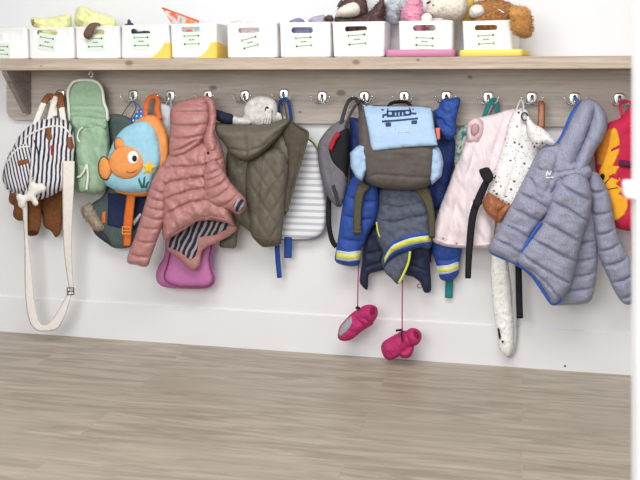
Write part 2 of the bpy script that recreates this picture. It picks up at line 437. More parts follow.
# ================================================================== COAT HOOKS
hooks = [(61, 95, 'chrome double coat hook holding the navy striped bag'), (98, 95, 'chrome coat hook behind the raised flap of the green backpack'),
 (133.5, 95.5, 'chrome coat hook just left of the orange fish backpack handle'), (170.5, 96, 'chrome coat hook between the orange backpack handle and the pink hood'),
 (208, 96, 'chrome coat hook from which the pink padded jacket hangs'), (245, 96, 'chrome coat hook above the white knitted scarf'),
 (284, 94.5, 'chrome coat hook carrying a dark blue loop right of the scarf'), (322.5, 97, 'empty chrome coat hook above the pale striped backpack'),
 (364.5, 97, 'chrome coat hook above the handle of the grey backpack'), (404.5, 97, 'chrome coat hook right above the light blue flap with the car'),
 (446.5, 97, 'chrome coat hook above the blue hood'), (488.5, 97.5, 'chrome coat hook above the teal and white loops'),
 (532, 98, 'chrome coat hook between the pale pink jacket and the brown handle'), (574.5, 98.5, 'chrome coat hook over the grey blue hood'),
 (619.5, 99, 'chrome coat hook above the red tiger backpack, closest to the white door')]
def hook_parts(root):
    X, Y, Z = root.location
    pl = MB(); n_ = 26; rings = []
    w, h = .0205, .0222
    for (k, y) in ((1.0, 0), (1.0, -.003), (.93, -.006), (.78, -.008), (.6, -.0085)):
        for i in range(n_):
            a = 2*math.pi*i/n_; ca, sa = math.cos(a), math.sin(a); e = .62
            rings.append((X+k*w*math.copysign(abs(ca)**e, ca), Y+y, Z+k*h*math.copysign(abs(sa)**e, sa)))
    fs = [(r*n_+i, r*n_+(i+1) % n_, (r+1)*n_+(i+1) % n_, (r+1)*n_+i) for r in range(4) for i in range(n_)]+[tuple(4*n_+i for i in range(n_))]
    pl.raw(rings, fs); plo = pl.build('mounting_plate', M['chrome'], root)
    sc = MB(); rr = rrect(-.0052, .0052, -.013, .012, .005); m_ = len(rr)
    sc.raw([(X+a_, Y-.0084, Z+b_) for a_, b_ in rr]+[(X+a_*.8, Y-.0098, Z+b_*.85) for a_, b_ in rr], [tuple(range(m_, 2*m_))]+[(i, (i+1) % m_, m_+(i+1) % m_, m_+i) for i in range(m_)])
    sc.build('slot', M['dark_metal'], plo)
    ar = MB(); ar.tube(catmull([(X, Y-.007, Z+.004), (X, Y-.015, Z-.001), (X, Y-.019, Z-.012), (X, Y-.016, Z-.020)], False, 4), .0036, 10)
    ar.build('hook_stem', M['chrome'], root)
    for sx in (-1, 1):
        pr = MB(); P = catmull([(X, Y-.016, Z-.018), (X+sx*.012, Y-.026, Z-.022), (X+sx*.024, Y-.036, Z-.018), (X+sx*.032, Y-.040, Z-.007), (X+sx*.035, Y-.041, Z+.001)], False, 5)
        pr.tube(P, list(np.linspace(.0034, .0022, len(P))), 8); pr.ball((X+sx*.0353, Y-.041, Z+.002), .0042)
        pr.build('hook_prong', M['chrome'], root)
first = None
for (px, py, lb) in hooks:
    L = A(px, py, .0203)
    if first is None:
        first = thing('coat_hook', lb, 'hook', L, 'chrome hooks on the board'); hook_parts(first)
    else:
        r = first.copy(); C.objects.link(r); r.location = L; r['label'] = lb
        for ch in list(first.children):
            c = ch.copy(); C.objects.link(c); c.parent = r
            for g in ch.children:
                d = g.copy(); C.objects.link(d); d.parent = c

# ================================================================== BINS ON THE SHELF
M['bin'] = plain('white_plastic', (251, 251, 252), .38)
M['yellow'] = plain('yellow_plastic', (252, 217, 98), .45); M['mauve'] = plain('mauve_plastic', (202, 128, 164), .45)
M['card'] = plain('mint_card', (228, 241, 230), .7); M['ink'] = plain('grey_ink', (84, 98, 92), .8); M['green_ink'] = plain('green_ink', (132, 168, 124), .8)
zshelf = zs1
def make_bin(tl, tr, bl, br_, yt, yb, card, hole, label, wave=None, rot=0, band=None, lift=0.0, d=.188):
    """tl.. corner pixels of the front face; card (cx, cy, w, h, tilt) and hole (cx, cy, w, h) in pixels"""
    z0 = zshelf+.0008+lift; pL, pR = at(bl, yb, d), at(br_, yb, d); tL, tR = at(tl, yt, d), at(tr, yt, d)
    H = float((tL[2]+tR[2])/2)-z0; wb = float(pR[0]-pL[0]); wt = float(tR[0]-tL[0])-.003; cx = float((pL[0]+pR[0]+tL[0]+tR[0])/4); dp = .155
    root = thing('storage_bin', label, 'storage box', (cx, -d, z0), 'white storage bins on the shelf')
    rm = Matrix.Rotation(math.radians(rot), 4, 'Z'); piv = Vector((wb/2, 0, 0)) if rot else Vector((0, 0, 0))
    def W(p): return root.location+piv+rm@(Vector(p)-piv)
    mb = MB(); lv = []; off = .010
    def ring(z, ins, rr=.014):
        f = z/H; hw = (wb+(wt-wb)*f)/2-ins; y0 = (1-f)*.008+ins; y1 = dp-(1-f)*.008-ins
        return [W((x, y, z)) for x, y in rrect(-hw, hw, y0, y1, rr)]
    R = [ring(0, .004, .012), ring(.004, 0), ring(H*.5, 0), ring(H-.006, 0), ring(H-.005, -.0008), ring(H, -.0008), ring(H, .002), ring(H*.5, .003), ring(.006, .003)]
    n = len(R[0]); vs = [p for r in R for p in r]; fs = [tuple(range(n))[::-1]]
    for k in range(len(R)-1):
        for i in range(n): fs.append((k*n+i, k*n+(i+1) % n, (k+1)*n+(i+1) % n, (k+1)*n+i))
    fs.append(tuple((len(R)-1)*n+i for i in range(n)))
    mb.raw(vs, fs); body = mb.build('bin_body', M['bin'], root)
    s = wt/(tr-tl)
    def loc(px, py): return ((px-(tl+tr)/2)*s, H-(py-yt)*s)
    def fy(z): return (1-z/H)*.008
    if hole:
        hx, hz = loc(hole[0], hole[1]); hw, hh = hole[2]*s/2, hole[3]*s/2
        cb = MB(); poly = rrect(hx-hw, hx+hw, hz-hh, hz+hh, hh*.95, 6)
        m_ = len(poly); vv = [W((x, -.03, z)) for x, z in poly]+[W((x, .03, z)) for x, z in poly]
        cb.raw(vv, [tuple(range(m_)), tuple(range(2*m_-1, m_-1, -1))]+[(i, m_+i, m_+(i+1) % m_, (i+1) % m_) for i in range(m_)])
        co = cb.build('cutter', M['bin'], flat=True)
        bm_ = bmesh.new(); bm_.from_mesh(co.data); bmesh.ops.recalc_face_normals(bm_, faces=bm_.faces); bm_.to_mesh(co.data); bm_.free()
        bm_ = bmesh.new(); bm_.from_mesh(body.data); bmesh.ops.recalc_face_normals(bm_, faces=bm_.faces); bm_.to_mesh(body.data); bm_.free()
        md = body.modifiers.new('hole', 'BOOLEAN'); md.object = co; md.operation = 'DIFFERENCE'; md.solver = 'EXACT'
        bpy.context.view_layer.update(); dg = bpy.context.evaluated_depsgraph_get()
        me = bpy.data.meshes.new_from_object(body.evaluated_get(dg)); body.modifiers.clear(); body.data = me
        me.polygons.foreach_set('use_smooth', [True]*len(me.polygons))
        bpy.data.objects.remove(co)
    bv = body.modifiers.new('es', 'EDGE_SPLIT'); bv.split_angle = math.radians(40)
    if card:
        cx_, cz_ = loc(card[0], card[1]); cw, ch = card[2]*s/2, card[3]*s/2; t = math.radians(card[4]); cd = MB()
        def P(x, z, e):
            X = cx_+x*math.cos(t)-z*math.sin(t); Z = cz_+x*math.sin(t)+z*math.cos(t); return W((X, fy(Z)-e, Z))
        def slab(x0, x1, z0_, z1_, e, mi):
            vv = [P(x, z, e_) for e_ in (e, e-.0008) for x, z in ((x0, z0_), (x1, z0_), (x1, z1_), (x0, z1_))]
            cd.raw(vv, [(0, 1, 2, 3), (7, 6, 5, 4), (0, 4, 5, 1), (1, 5, 6, 2), (2, 6, 7, 3), (3, 7, 4, 0)], mi)
        def dot(x, z, r, mi, n=10):
            cd.raw([P(x+r*math.cos(2*math.pi*k/n), z+r*math.sin(2*math.pi*k/n), .0021) for k in range(n)], [tuple(range(n))], mi)
        slab(-cw, cw, -ch, ch, .0014, 0)
        for sg in (1, -1):                                       # two drawn arrows
            z = sg*ch*.5; slab(-cw*.6, cw*.62, z-ch*.035, z+ch*.035, .0018, 1)
            dot(sg*cw*.7, z, cw*.10, 1); dot(-sg*cw*.72, z, cw*.085, 2)
            for q in (.12, -.12): slab(-sg*cw*.72-cw*.1, -sg*cw*.72+cw*.1, z+q*ch-ch*.02, z+q*ch+ch*.02, .0018, 2)
        x = -cw*.3
        for k in range(7):                                        # a small handwritten word
            slab(x, x+cw*.06, -ch*.06, ch*(.03+.05*((k*5) % 3)), .0018, 1); x += cw*.09
        cd.build('name_card', [M['card'], M['ink'], M['green_ink']], root, flat=True)
    def surf(x, z, e): return W((x, fy(z)-e, z))
    if wave:
        wv = MB(); mt = M[wave]; prof = [(.52, .0), (.66, .06), (.76, .17), (.84, .30), (.88, .42), (.93, .46)]
        hwf = lambda z: (wb+(wt-wb)*z/H)/2-.006
        vs = []; fs = []
        for k, (fx, fz) in enumerate(prof):
            x = -wb/2+fx*wb; z1 = max(.001, fz*H)
            vs += [surf(min(x, hwf(z1)), .0005, .0012), surf(min(x, hwf(z1)), z1, .0012)]
        k0 = len(prof)
        # round the corner and along the side
        for (a, fz) in ((0, .46), (30, .47), (60, .47), (90, .47)):
            for z in (.0005, fz*H):
                hw = (wb+(wt-wb)*z/H)/2; c_ = (hw-.014, fy(z)+.014); rr = .0153
                vs.append(W((c_[0]+rr*math.sin(math.radians(a)), c_[1]-rr*math.cos(math.radians(a)), z)))
        for z in (.0005, .36*H):
            hw = (wb+(wt-wb)*z/H)/2; vs.append(W((hw+.0013, .13, z)))
        m_ = len(vs)//2; fs = [(2*i, 2*i+2, 2*i+3, 2*i+1) for i in range(m_-1)]
        wv.raw(vs, fs); ow = wv.build(wave+'_wave', mt, root, flat=True); md = ow.modifiers.new('s', 'SOLIDIFY'); md.thickness = .001
    if band:
        mb2 = MB(); hw = wb/2+.010
        for (xa, xb_) in ((-hw-band[1], hw+band[2]),):
            pl = rrect(xa, xb_, -.008, dp+.002, .012); m_ = len(pl)
            mb2.raw([W((x, y, -lift)) for x, y in pl]+[W((x, y, .0062)) for x, y in pl], [tuple(range(m_))[::-1], tuple(range(m_, 2*m_))]+[(i, (i+1) % m_, m_+(i+1) % m_, m_+i) for i in range(m_)])
        ob = mb2.build(band[0]+'_base', M[band[0]], root); ob.modifiers.new('b', 'BEVEL').width = .002
    return root
make_bin(-21, 25.3, -19, 26.8, 28.5, 58.5, (0.5, 48.3, 16, 14, -2), (0, 36, 22, 5), 'white bin cut off by the photo edge at the shelf left end')
make_bin(26.3, 71.8, 28.9, 73.4, 27.6, 58, (45.4, 41, 17.5, 15.5, -9), (46, 32, 21, 5), 'white bin under the left end of the pale yellow cloth, tilted card')
make_bin(73, 118, 75.2, 119.2, 26.5, 57.8, (94.2, 41.5, 19, 15, 1), (94, 31.8, 20, 5), 'white bin with a brown sock tail hanging over its front')
make_bin(119.3, 167, 120.8, 170, 25, 57.3, (140, 40.5, 19, 15, 1), (140, 31, 21, 5.4), 'white bin with yellow corner and navy toys showing in its handle hole', wave='yellow')
make_bin(168.2, 215.5, 171.2, 216.5, 23.6, 56.6, (190.5, 39.2, 20, 15.5, 1), (190.5, 29, 21, 5), 'white bin with yellow corner that holds the orange comic book', wave='yellow')
make_bin(224.3, 275.4, 227.5, 277.6, 22.7, 56.4, (248.5, 42, 20, 16, 14), (247.5, 30, 22, 5.4), 'white bin with a steeply tilted card and pinkish cloth inside')
make_bin(277.6, 329.2, 280.5, 330.6, 22.2, 56, (302.5, 41.5, 21, 16, 3), (301, 30, 22, 6), 'white bin with lavender plush in its handle hole')
make_bin(330.8, 384.8, 333.3, 384.2, 21.6, 55.6, (356.5, 39.5, 23, 17.5, 4), (355.5, 28.8, 22.5, 5.4), 'white bin filled with the brown and cream plush monkey')
make_bin(397.3, 452.5, 399.5, 452.6, 20.8, 50.8, (424, 42, 23, 15, -3), (424, 28, 23.5, 6), 'white bin on a mauve base holding pink and cream plush', band=('mauve', .034, -.001), lift=.0185)
make_bin(459.5, 512.5, 461.5, 512, 20.3, 51.3, (485, 40, 22, 17, 3), (485, 27.5, 23.5, 5.4), 'white bin on a yellow base at the right end of the row', rot=-10, band=('yellow', .0, .026), lift=.0165)
# ================================================================== LEFT: STRIPED BAG, BROWN COAT, GREEN BACKPACK, FISH BACKPACK
M['navy_stripe'] = stripes('navy_white_ticking', (44, 50, 84), (232, 230, 228), .0182, 5, .46, .014)
M['navy_stripe_pocket'] = stripes('navy_white_ticking_pocket', (50, 55, 86), (228, 226, 226), .0135, -14, .46, .007)
M['webbing'] = fabric('cream_webbing', (238, 232, 227), .8, .05, 500, .3)
M['leather'] = fabric('tan_leather', (139, 84, 52), .5, .15, 160, .2, spec=.4)
M['navy'] = fabric('navy_cloth', (38, 46, 82), .8, .12, 500, .3, .5)
M['red'] = fabric('red_fabric', (186, 40, 58), .8, .08)
M['white_plush'] = fabric('white_plush', (236, 233, 226), .9, .06, 300, .6)
M['brown_fleece'] = fabric('brown_fleece', (128, 82, 48), .95, .2, 350, .8)
M['brown_dark'] = fabric('dark_brown_lining', (82, 48, 36), .95, .15)
M['green'] = fabric('sage_canvas', (160, 190, 162), .85, .08, 700, .3)
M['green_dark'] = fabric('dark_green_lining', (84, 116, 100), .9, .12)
M['trim_white'] = fabric('white_trim', (232, 234, 228), .8, .04)
# brown coat hanging behind the striped bag
r = thing('brown_coat', 'fuzzy brown coat hanging behind and below the navy striped bag', 'coat', A(36, 237, .05))
m = MB().puff([(9, 196), (16, 176), (36, 150), (58, 150), (66, 185), (63, 215), (61, 231), (56, 237.5), (51, 231), (44, 226), (40, 212), (24, 220), (17, 220), (13, 215), (14, 206), (10, 203)], .05, .022, .018, R=9, wr=(.006, 9, 80, 2))
m.fur(900, .006, .001); m.build('body', M['brown_fleece'], r)
m = MB().puff([(24, 196), (40, 194), (41.5, 212), (39.5, 231), (34, 236), (27, 234), (25, 220)], .075, .018, .018, wr=(.005, 7, 80, 2)); m.fur(300, .005, .001)
sl = m.build('sleeve', M['brown_fleece'], r)
MB().decal(ell(33.5, 232.5, 4.6, 2.6, 14, 5), m, .001).build('sleeve_lining', M['brown_dark'], sl)
MB().tpx([(52, 152, .05), (57, 120, .035), (60, 102, .032), (63, 120, .035), (60, 152, .05)], .002).build('hanging_loop', M['brown_fleece'], r)
# striped bag
bag = r = thing('striped_bag', 'navy and white striped bag with tan leather tabs, hanging leftmost', 'bag', A(38, 199, .12))
body = MB().puff([(37, 121), (50, 118), (63, 119), (71, 125), (74, 136), (75.5, 150), (75, 163), (73, 176), (66, 187), (55, 194), (40, 199.5), (25, 198), (12, 193), (5, 187), (2.5, 178), (4, 168), (8, 156), (14, 145), (20, 135), (28, 127)], .125, .05, .045, R=16, seams=S([[(31, 136), (36, 150), (36, 170), (33, 190)], [(20, 138), (33, 136), (52, 128)]], .012, 1.2), wr=(.004, 14, 80, 1.6))
body.build('body', M['navy_stripe'], r)
pk = MB().puff([(15, 147), (24, 142), (31, 142), (33, 151), (32.5, 166), (31, 180), (28, 190), (20, 193.5), (12, 191.5), (6, 186.5), (3.5, 178), (5, 166), (9, 155)], .15, .036, .02, R=8, wr=(.003, 10, 60, 1.6))
po = pk.build('front_pocket', M['navy_stripe_pocket'], r)
MB().strip([(8, 161), (14, 152), (22, 147), (31, 146.5)], 1.5, pk).build('pocket_zip', M['webbing'], po)
MB().strip([(24, 139), (34, 132), (50, 126.5), (64, 127.5), (72, 137)], 1.7, body).build('top_zip', M['webbing'], r)
MB().strip([(34, 140), (38, 152), (38.5, 168), (35, 188)], 1.3, body).build('side_seam', M['navy'], r)
MB().decal([(17, 161), (28, 158.5), (29, 163), (18, 166)], pk, .002).build('leather_tab', M['leather'], po)
for q in ([(46, 128), (50, 127), (52.5, 138), (49.5, 142), (46.5, 138)], [(67.5, 137), (72, 137), (74, 147), (71, 151), (67.5, 147)]):
    MB().decal(q, body, .003).build('leather_tab', M['leather'], r)
MB().decal([(50.4, 146), (53, 144), (53, 154), (51, 156)], body, .003).build('red_tab', M['red'], r)
for pts, wr_ in (([(35, 125, .135), (40, 112, .115), (45.5, 100, .085), (50, 96.5, .07), (53, 101, .075), (54.5, 116, .12)], (.35, .8)), ([(48.5, 125, .14), (53, 106, .10), (57, 96, .072), (60, 97, .072), (61.5, 108, .10), (63.5, 122, .13)], (.38, .82))):
    P = catmull(np.array([list(A(*p)) for p in pts]), False, 6); h = MB().tube(P, .0115, 10, flat=.28, ref=(.3, -1, .2)); ho = h.build('handle', M['webbing'], r)
    k0, k1 = int(len(P)*wr_[0]), int(len(P)*wr_[1]); g = MB().tube(P[k0:k1], .0132, 10, flat=.36, ref=(.3, -1, .2)); g.build('leather_wrap', M['leather'], ho)
st = MB()
st.strap([(68.5, 161), (68.2, 185), (67.6, 215), (67.6, 245), (69.5, 272), (71.8, 292)], [12.6, 12, 10, 8.2, 6.2, 4], (.168, .165, .15, .13, .11, .10), .0016)
st.puff([(69, 291), (72.4, 291), (68.5, 305), (64, 318), (57, 329), (48, 331), (38, 331), (31, 325), (27.5, 314), (25.6, 300), (24.6, 276), (24.4, 240), (22.5, 212), (22, 200), (27, 200), (28, 237), (31.5, 270), (34.5, 300), (38, 318), (42, 325), (49, 323), (56, 314), (64, 300)], [(200, .105), (260, .105), (331, .11)], .0018, .0018, R=1, smooth=True, it=0, step=1.4)
so = st.build('shoulder_strap', M['webbing'], r)
bk = MB(); c = A(71, 291, .105); P = [c+Vector((x, -.004, z)) for x, z in ((-.014, .012), (.014, .014), (.014, -.012), (-.013, -.014))]
bk.tube(P, .0022, 8, closed=True); bk.tube([(P[0]+P[3])/2, (P[1]+P[2])/2], .0018); bk.build('buckle', M['dark_metal'], so)
# poodle shaped charm
r = thing('keyring_charm', 'small puffy white dog charm dangling from the striped bag', 'charm', A(30, 208, .21))
m = MB().puff([(16, 196.5), (19, 193.5), (24, 195), (27.5, 191), (29, 184), (33, 181), (37, 183.5), (41, 183), (46, 187), (44.5, 192), (39, 193.5), (36, 196.5), (38.5, 203), (36.5, 206), (33.5, 205), (31, 201), (26.5, 202), (25.5, 206), (22, 208.5), (18.5, 206), (17.5, 201)], .207, .014, .012, step=1.1, wr=(.002, 4, 0, 1))
m.build('dog_body', M['white_plush'], r)
ch = MB()
for k in range(5):
    c = A(30+.8*k, 173+2.0*k, .203); P = [c+Vector((.003*math.cos(a)*(k % 2 or .4), -.003*math.sin(a)*((k+1) % 2), .005*math.sin(a))) for a in np.linspace(0, 6.28, 9)[:-1]]
    ch.tube(P, .0009, 6, closed=True)
ch.build('hanging_chain', M['chrome'], r)
# green backpack
r = thing('green_backpack', 'sage green canvas backpack with its white edged flap standing open', 'backpack', A(90, 193, .09))
body = MB().puff([(71, 116), (82, 117), (95, 118), (106, 118.5), (109, 133), (110, 152), (108.5, 170), (106.5, 188), (98, 193), (85, 193), (75, 190), (73, 170), (72, 140)], .085, .045, .045, R=13, wr=(.015, 11, 72, 2.2), hfun=lambda x, y: -.01*np.exp(-((y-120)/5)**2))
bo_ = body.build('body', M['green'], r)
MB().puff([(70.5, 118), (76, 116), (88, 116.5), (98, 118), (105, 118), (107, 124), (104, 130), (98, 127), (92, 132), (86, 128), (79, 131), (73, 126)], .115, .016, .016, R=5, wr=(.010, 4, 80, 2), step=1.2).build('gathered_mouth', M['green'], bo_)
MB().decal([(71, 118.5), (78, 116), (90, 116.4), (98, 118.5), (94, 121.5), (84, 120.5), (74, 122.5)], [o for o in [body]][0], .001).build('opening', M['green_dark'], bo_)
fl = MB().puff([(69.5, 121), (68.5, 105), (68, 93), (70.5, 85.5), (75, 81.2), (83, 80), (92.5, 80.6), (99, 84), (102.5, 91), (104, 102.5), (107, 111), (107.3, 121)], [(80, .075), (122, .07)], .009, .006, R=4, smooth=True, wr=(.003, 9, 0, 2.5), seams=S([[(68, 106), (104, 106.5)], [(72, 113), (90, 111), (105, 115)]], .006, 1.0))
fo = fl.build('flap', M['green'], r)
MB().tpx([(69.5, 121, .082), (68.5, 105, .082), (68, 93, .084), (70.5, 85.5, .086), (75, 81.2, .086), (83, 80, .086), (92.5, 80.6, .086), (99, 84, .086), (102.5, 91, .086), (104, 102.5, .084), (107, 111, .082), (107.3, 121, .082)], .0055).build('flap_edging', M['trim_white'], fo)
cl = MB(); c = A(91, 74.5, .075)
cl.box(c+Vector((-.010, -.003, -.012)), c+Vector((.010, .003, -.004))); cl.tube([c+Vector((.008*math.cos(a), 0, .003+.009*math.sin(a))) for a in np.linspace(0, 6.28, 13)[:-1]], .0024, 8, closed=True); cl.tube([c+Vector((-.013, -.002, .009)), c+Vector((.013, -.002, .004))], .002)
cl.build('clasp', M['chrome'], r)
pk = MB().puff([(77, 163.5), (83, 164), (87.5, 164.5), (88.3, 176), (86.5, 190), (78, 190)], .118, .014, .01, R=6, wr=(.003, 8, 0, 1)); po = pk.build('front_pocket', M['green'], r)
tw = MB().tpx([(77.5, 177, .136), (80.5, 176, .139), (84, 171, .138), (86.6, 164.5, .134)], .004); tw.tpx([(86.9, 164.5, .134), (88, 176, .134), (86.4, 190, .134)], .0048); tw.build('pocket_edging', M['trim_white'], po)
MB().tpx([(83, 127, .133), (79, 131, .134), (77.5, 138, .133), (80, 142, .134)], .0028).build('drawstring', M['trim_white'], r)
MB().tpx([(97, 120, .06), (99, 108, .055), (98, 101, .052), (95.5, 108, .055), (94, 120, .06)], .0025).build('hanging_loop', M['green'], r)
# dark jacket behind the fish backpack
M['slate'] = fabric('slate_green_cloth', (82, 98, 96), .85, .12, 500, .3, .4); M['beige_fur'] = fabric('beige_fur', (190, 178, 160), .95, .15)
M['charcoal'] = fabric('charcoal_knit', (58, 60, 66), .95, .1); M['orange'] = fabric('orange_fabric', (226, 118, 48), .75, .1, 600, .25); M['reflector'] = plain('silver_reflector', (214, 218, 222), .35)
r = thing('winter_jacket', 'dark slate and navy jacket with beige fur cuff behind the fish backpack', 'jacket', A(120, 247, .045))
m = MB().puff([(107, 118), (116, 114), (130, 118), (150, 130), (152, 190), (148, 215), (137, 236), (130, 247), (113, 247.5), (104, 238), (96, 228), (91, 206), (104, 194), (110, 170), (109, 140)], .047, .02, .018, R=9, wr=(.008, 12, 70, 1.6)); m.build('body', M['slate'], r)
n1 = MB().decal([(107.5, 193), (125, 194), (148, 195), (147, 212), (135, 230), (123, 229), (107, 225), (108, 208)], m, .004); no = n1.build('navy_panel', M['navy'], r)
MB().decal([(102, 212), (106, 211.5), (105.5, 223), (102, 223.5)], m, .003).build('orange_tag', M['orange'], r)
MB().decal([(132, 222), (140, 213), (141.5, 215), (134, 226)], n1, .002).build('reflective_strip', M['reflector'], r)
f = MB().puff([(82, 210), (85, 206), (91, 205), (97, 216), (104, 227), (98, 231), (91, 224), (84, 216)], .06, .02, .018, R=5); f.fur(1500, .013, .0017, jit=.8); f.build('fur_cuff', M['beige_fur'], r)
MB().puff([(93, 228), (101, 230), (108, 236), (112, 243), (110, 245), (102, 240), (95, 234)], .055, .018, .015, wr=(.003, 5, 30, 1)).build('knit_cuff', M['charcoal'], r)
MB().tpx([(120, 118, .04), (128, 106, .05), (133, 101, .058), (136, 108, .05), (130, 120, .04)], .002).build('hanging_loop', M['slate'], r)
# dotted cap and pale cloth behind the fish handle
M['dots'] = None
t = NT('blue_dots'); vo = t.n('ShaderNodeTexVoronoi'); t.put(vo.inputs['Vector'], t.uv); vo.inputs['Scale'].default_value = 60; vo.inputs['Randomness'].default_value = .2
M['dots'] = t.fin(t.mix(t.step(vo.outputs['Distance'], .2, .26), lin((225, 235, 245)), lin((52, 120, 205))), .8)
r = thing('dotted_cap', 'bright blue cap with white dots tucked behind the orange backpack handle', 'cap', A(140, 124, .075))
MB().puff([(131, 123), (136, 113), (142, 107.5), (148, 109), (150, 117), (148, 125), (139, 127)], .074, .010, .008, wr=(.003, 6, 0, 1)).build('cap_crown', M['dots'], r)
MB().tpx([(142, 110, .07), (137, 104, .06), (134, 101, .057), (139, 107, .07)], .0015).build('hanging_loop', M['dots'], r)
M['pale_cloth'] = fabric('pale_blue_cloth', (206, 216, 224), .9, .06, 400, .4, .5)
r = thing('pale_scarf', 'pale blue white cloth squeezed between fish backpack and pink hood', 'scarf', A(163, 150, .08))
MB().puff([(158, 106), (164, 104), (171, 108), (172, 122), (171, 145), (165, 150), (161, 135)], .062, .016, .014, wr=(.005, 6, 80, 1.6)).build('cloth', M['pale_cloth'], r)
MB().tpx([(164, 107, .06), (168, 101, .055), (171, 99, .058), (171, 108, .06)], .0015).build('hanging_loop', M['pale_cloth'], r)
# fish backpack
M['sky'] = fabric('sky_blue_plush', (158, 208, 228), .9, .06, 350, .4); M['orange_plush'] = fabric('orange_plush', (238, 158, 92), .9, .08, 350, .4); M['orange_deep'] = fabric('deep_orange_plush', (218, 114, 62), .9, .1, 350, .4)
M['black'] = fabric('black_fabric', (34, 34, 38), .8, .1); M['white_f'] = fabric('white_felt', (240, 240, 240), .9, .03); M['star_yellow'] = fabric('yellow_felt', (244, 196, 66), .9, .06); M['weed'] = fabric('dark_green_felt', (46, 112, 98), .9, .06)
r = thing('fish_backpack', 'sky blue and orange plush backpack with an orange fish on it', 'backpack', A(135, 194, .13))
fr = MB().puff([(104, 182), (105, 166), (110, 150), (116, 137), (125, 127.5), (137, 122), (146, 121), (153, 126), (158, 137), (161, 152), (160.5, 165), (154, 178), (149, 191), (136, 193), (120, 191.5), (109, 187)], .137, .042, .03, R=20, wr=(.003, 16, 0, 1)); fo = fr.build('front_panel', M['sky'], r)
gs = MB().puff([(133, 125), (140, 118), (148, 115), (156, 116), (161, 121), (166.5, 131), (169.5, 144), (168.5, 160), (162, 172), (153, 186), (150, 195), (136, 196.5), (124, 194.5), (114, 190), (130, 185), (148, 170), (154, 145), (148, 130)], .112, .034, .035, R=7, wr=(.003, 9, 40, 1), seams=S([[(138, 121), (150, 119), (160, 130), (165, 148), (163, 163)]], .008, .9)); gs.build('side_gusset', M['orange_plush'], r)
MB().tpx([(146, 118, .115), (145.5, 108, .09), (149, 99, .066), (155, 96.5, .06), (158, 101, .066), (157, 110, .09), (160, 119, .115)], [.011, .012, .010, .010, .011, .012, .011], flat=.6).build('carry_handle', M['orange_deep'], r)
fb = MB().puff(ell(126, 162.5, 17.5, 16.5, 26), .1735, .018, .012, wr=(.002, 12, 0, 1)); fbo = fb.build('fish_body', M['orange_plush'], r)
for q in ([(111, 163), (104, 157), (99.5, 161), (98.5, 169), (101, 177), (106.5, 179.5), (111, 174), (113, 168)], [(116, 149.5), (114.5, 142), (117, 138), (121.5, 139), (125.5, 144), (127, 148)], [(122, 176), (126, 179.5), (131, 180), (133, 175)]):
    e = np.array(q, float); c = e.mean(0); MB().puff(c+(e-c)*1.08, .160, .006, .006).build('fin_edging', M['black'], fbo)
    MB().puff(q, .168, .012, .008).build('fin', M['orange_plush'], fbo)
ey = MB().decal(ell(133, 157.5, 5.6, 6.6, 20), fb, .002, step=1); eo = ey.build('eye', M['white_f'], fbo); MB().decal(ell(134.5, 158.5, 2.5, 3.2, 14), ey, .001, step=.8).build('pupil', M['black'], eo)
MB().decal([(126, 171), (130, 172.4), (134, 171.5), (137, 169.4), (137, 170.2), (134, 172.6), (130, 173.4), (126, 172)], fb, .0008, step=.8).build('mouth', M['leather'], fbo)
star = [(149+(8.5 if k % 2 == 0 else 3.9)*math.sin(math.radians(36*k+8)), 168-(8.5 if k % 2 == 0 else 3.9)*math.cos(math.radians(36*k+8))) for k in range(10)]
MB().decal(star, fr, .004).build('starfish_patch', M['star_yellow'], fo)
for q in ([(141, 188), (138, 180), (139, 177), (142, 184), (143, 188)], [(142, 188), (143.5, 178), (145.5, 175.5), (145, 183), (144, 188)], [(143.5, 188), (147, 182), (149.5, 181), (146.5, 188)]): MB().decal(q, fr, .002, step=1).build('seaweed_patch', M['weed'], fo)
s = MB().strap([(131.5, 193), (130, 205), (128.5, 218), (127.5, 232), (127, 246)], [9, 9, 9.5, 9, 7.5], (.11, .105, .10, .095, .095), .004); so = s.build('shoulder_strap', M['orange'], r)
b = MB(); c = A(126.5, 230.5, .112); P = [c+Vector((x, 0, z)) for x, z in ((-.016, .013), (.016, .013), (.016, -.013), (-.016, -.013))]; b.tube(P, .003, 8, closed=True); b.tube([c+Vector((-.016, 0, 0)), c+Vector((.016, 0, 0))], .0022); b.build('strap_buckle', M['orange_plush'], so)
# ================================================================== PINK JACKET, MAUVE BAG, SCARF, OLIVE JACKET, PALE STRIPED BACKPACK
M['pink'] = fabric('dusty_pink_nylon', (182, 128, 125), .40, .08, 500, .45, 1.2, .5); M['lining'] = stripes('striped_lining', (44, 43, 56), (160, 154, 160), .020, 24, .58, .022)  # lining stripes are real; dark share widened to paint in the inside shade
M['mauve_f'] = fabric('mauve_fabric', (192, 118, 170), .75, .05, 600, .25); M['plum'] = fabric('plum_piping', (128, 66, 108), .7, .05)
M['snap'] = plain('dark_snap', (66, 44, 48), .35, .5)
r = thing('toddler_backpack', 'smooth mauve bag with plum piping hanging under the pink padded jacket', 'bag', A(186, 289, .06))
m = MB().puff([(168, 215), (205, 215), (215, 240), (212, 258), (213, 268), (215.5, 277), (214, 284), (207, 288.5), (190, 289), (167, 287.5), (158, 283), (156, 275), (158.5, 266), (165, 252)], .058, .022, .025, R=10); m.build('body', M['mauve_f'], r)
m2 = MB().puff([(172, 230), (205, 230), (212, 245), (209.5, 258), (211, 269), (213.5, 277), (212, 283.5), (206, 287), (190, 287.5), (175, 286), (166, 281.5), (164, 275), (167.5, 264), (171, 248)], .075, .018, .01, R=8); fo = m2.build('front_panel', M['mauve_f'], r)
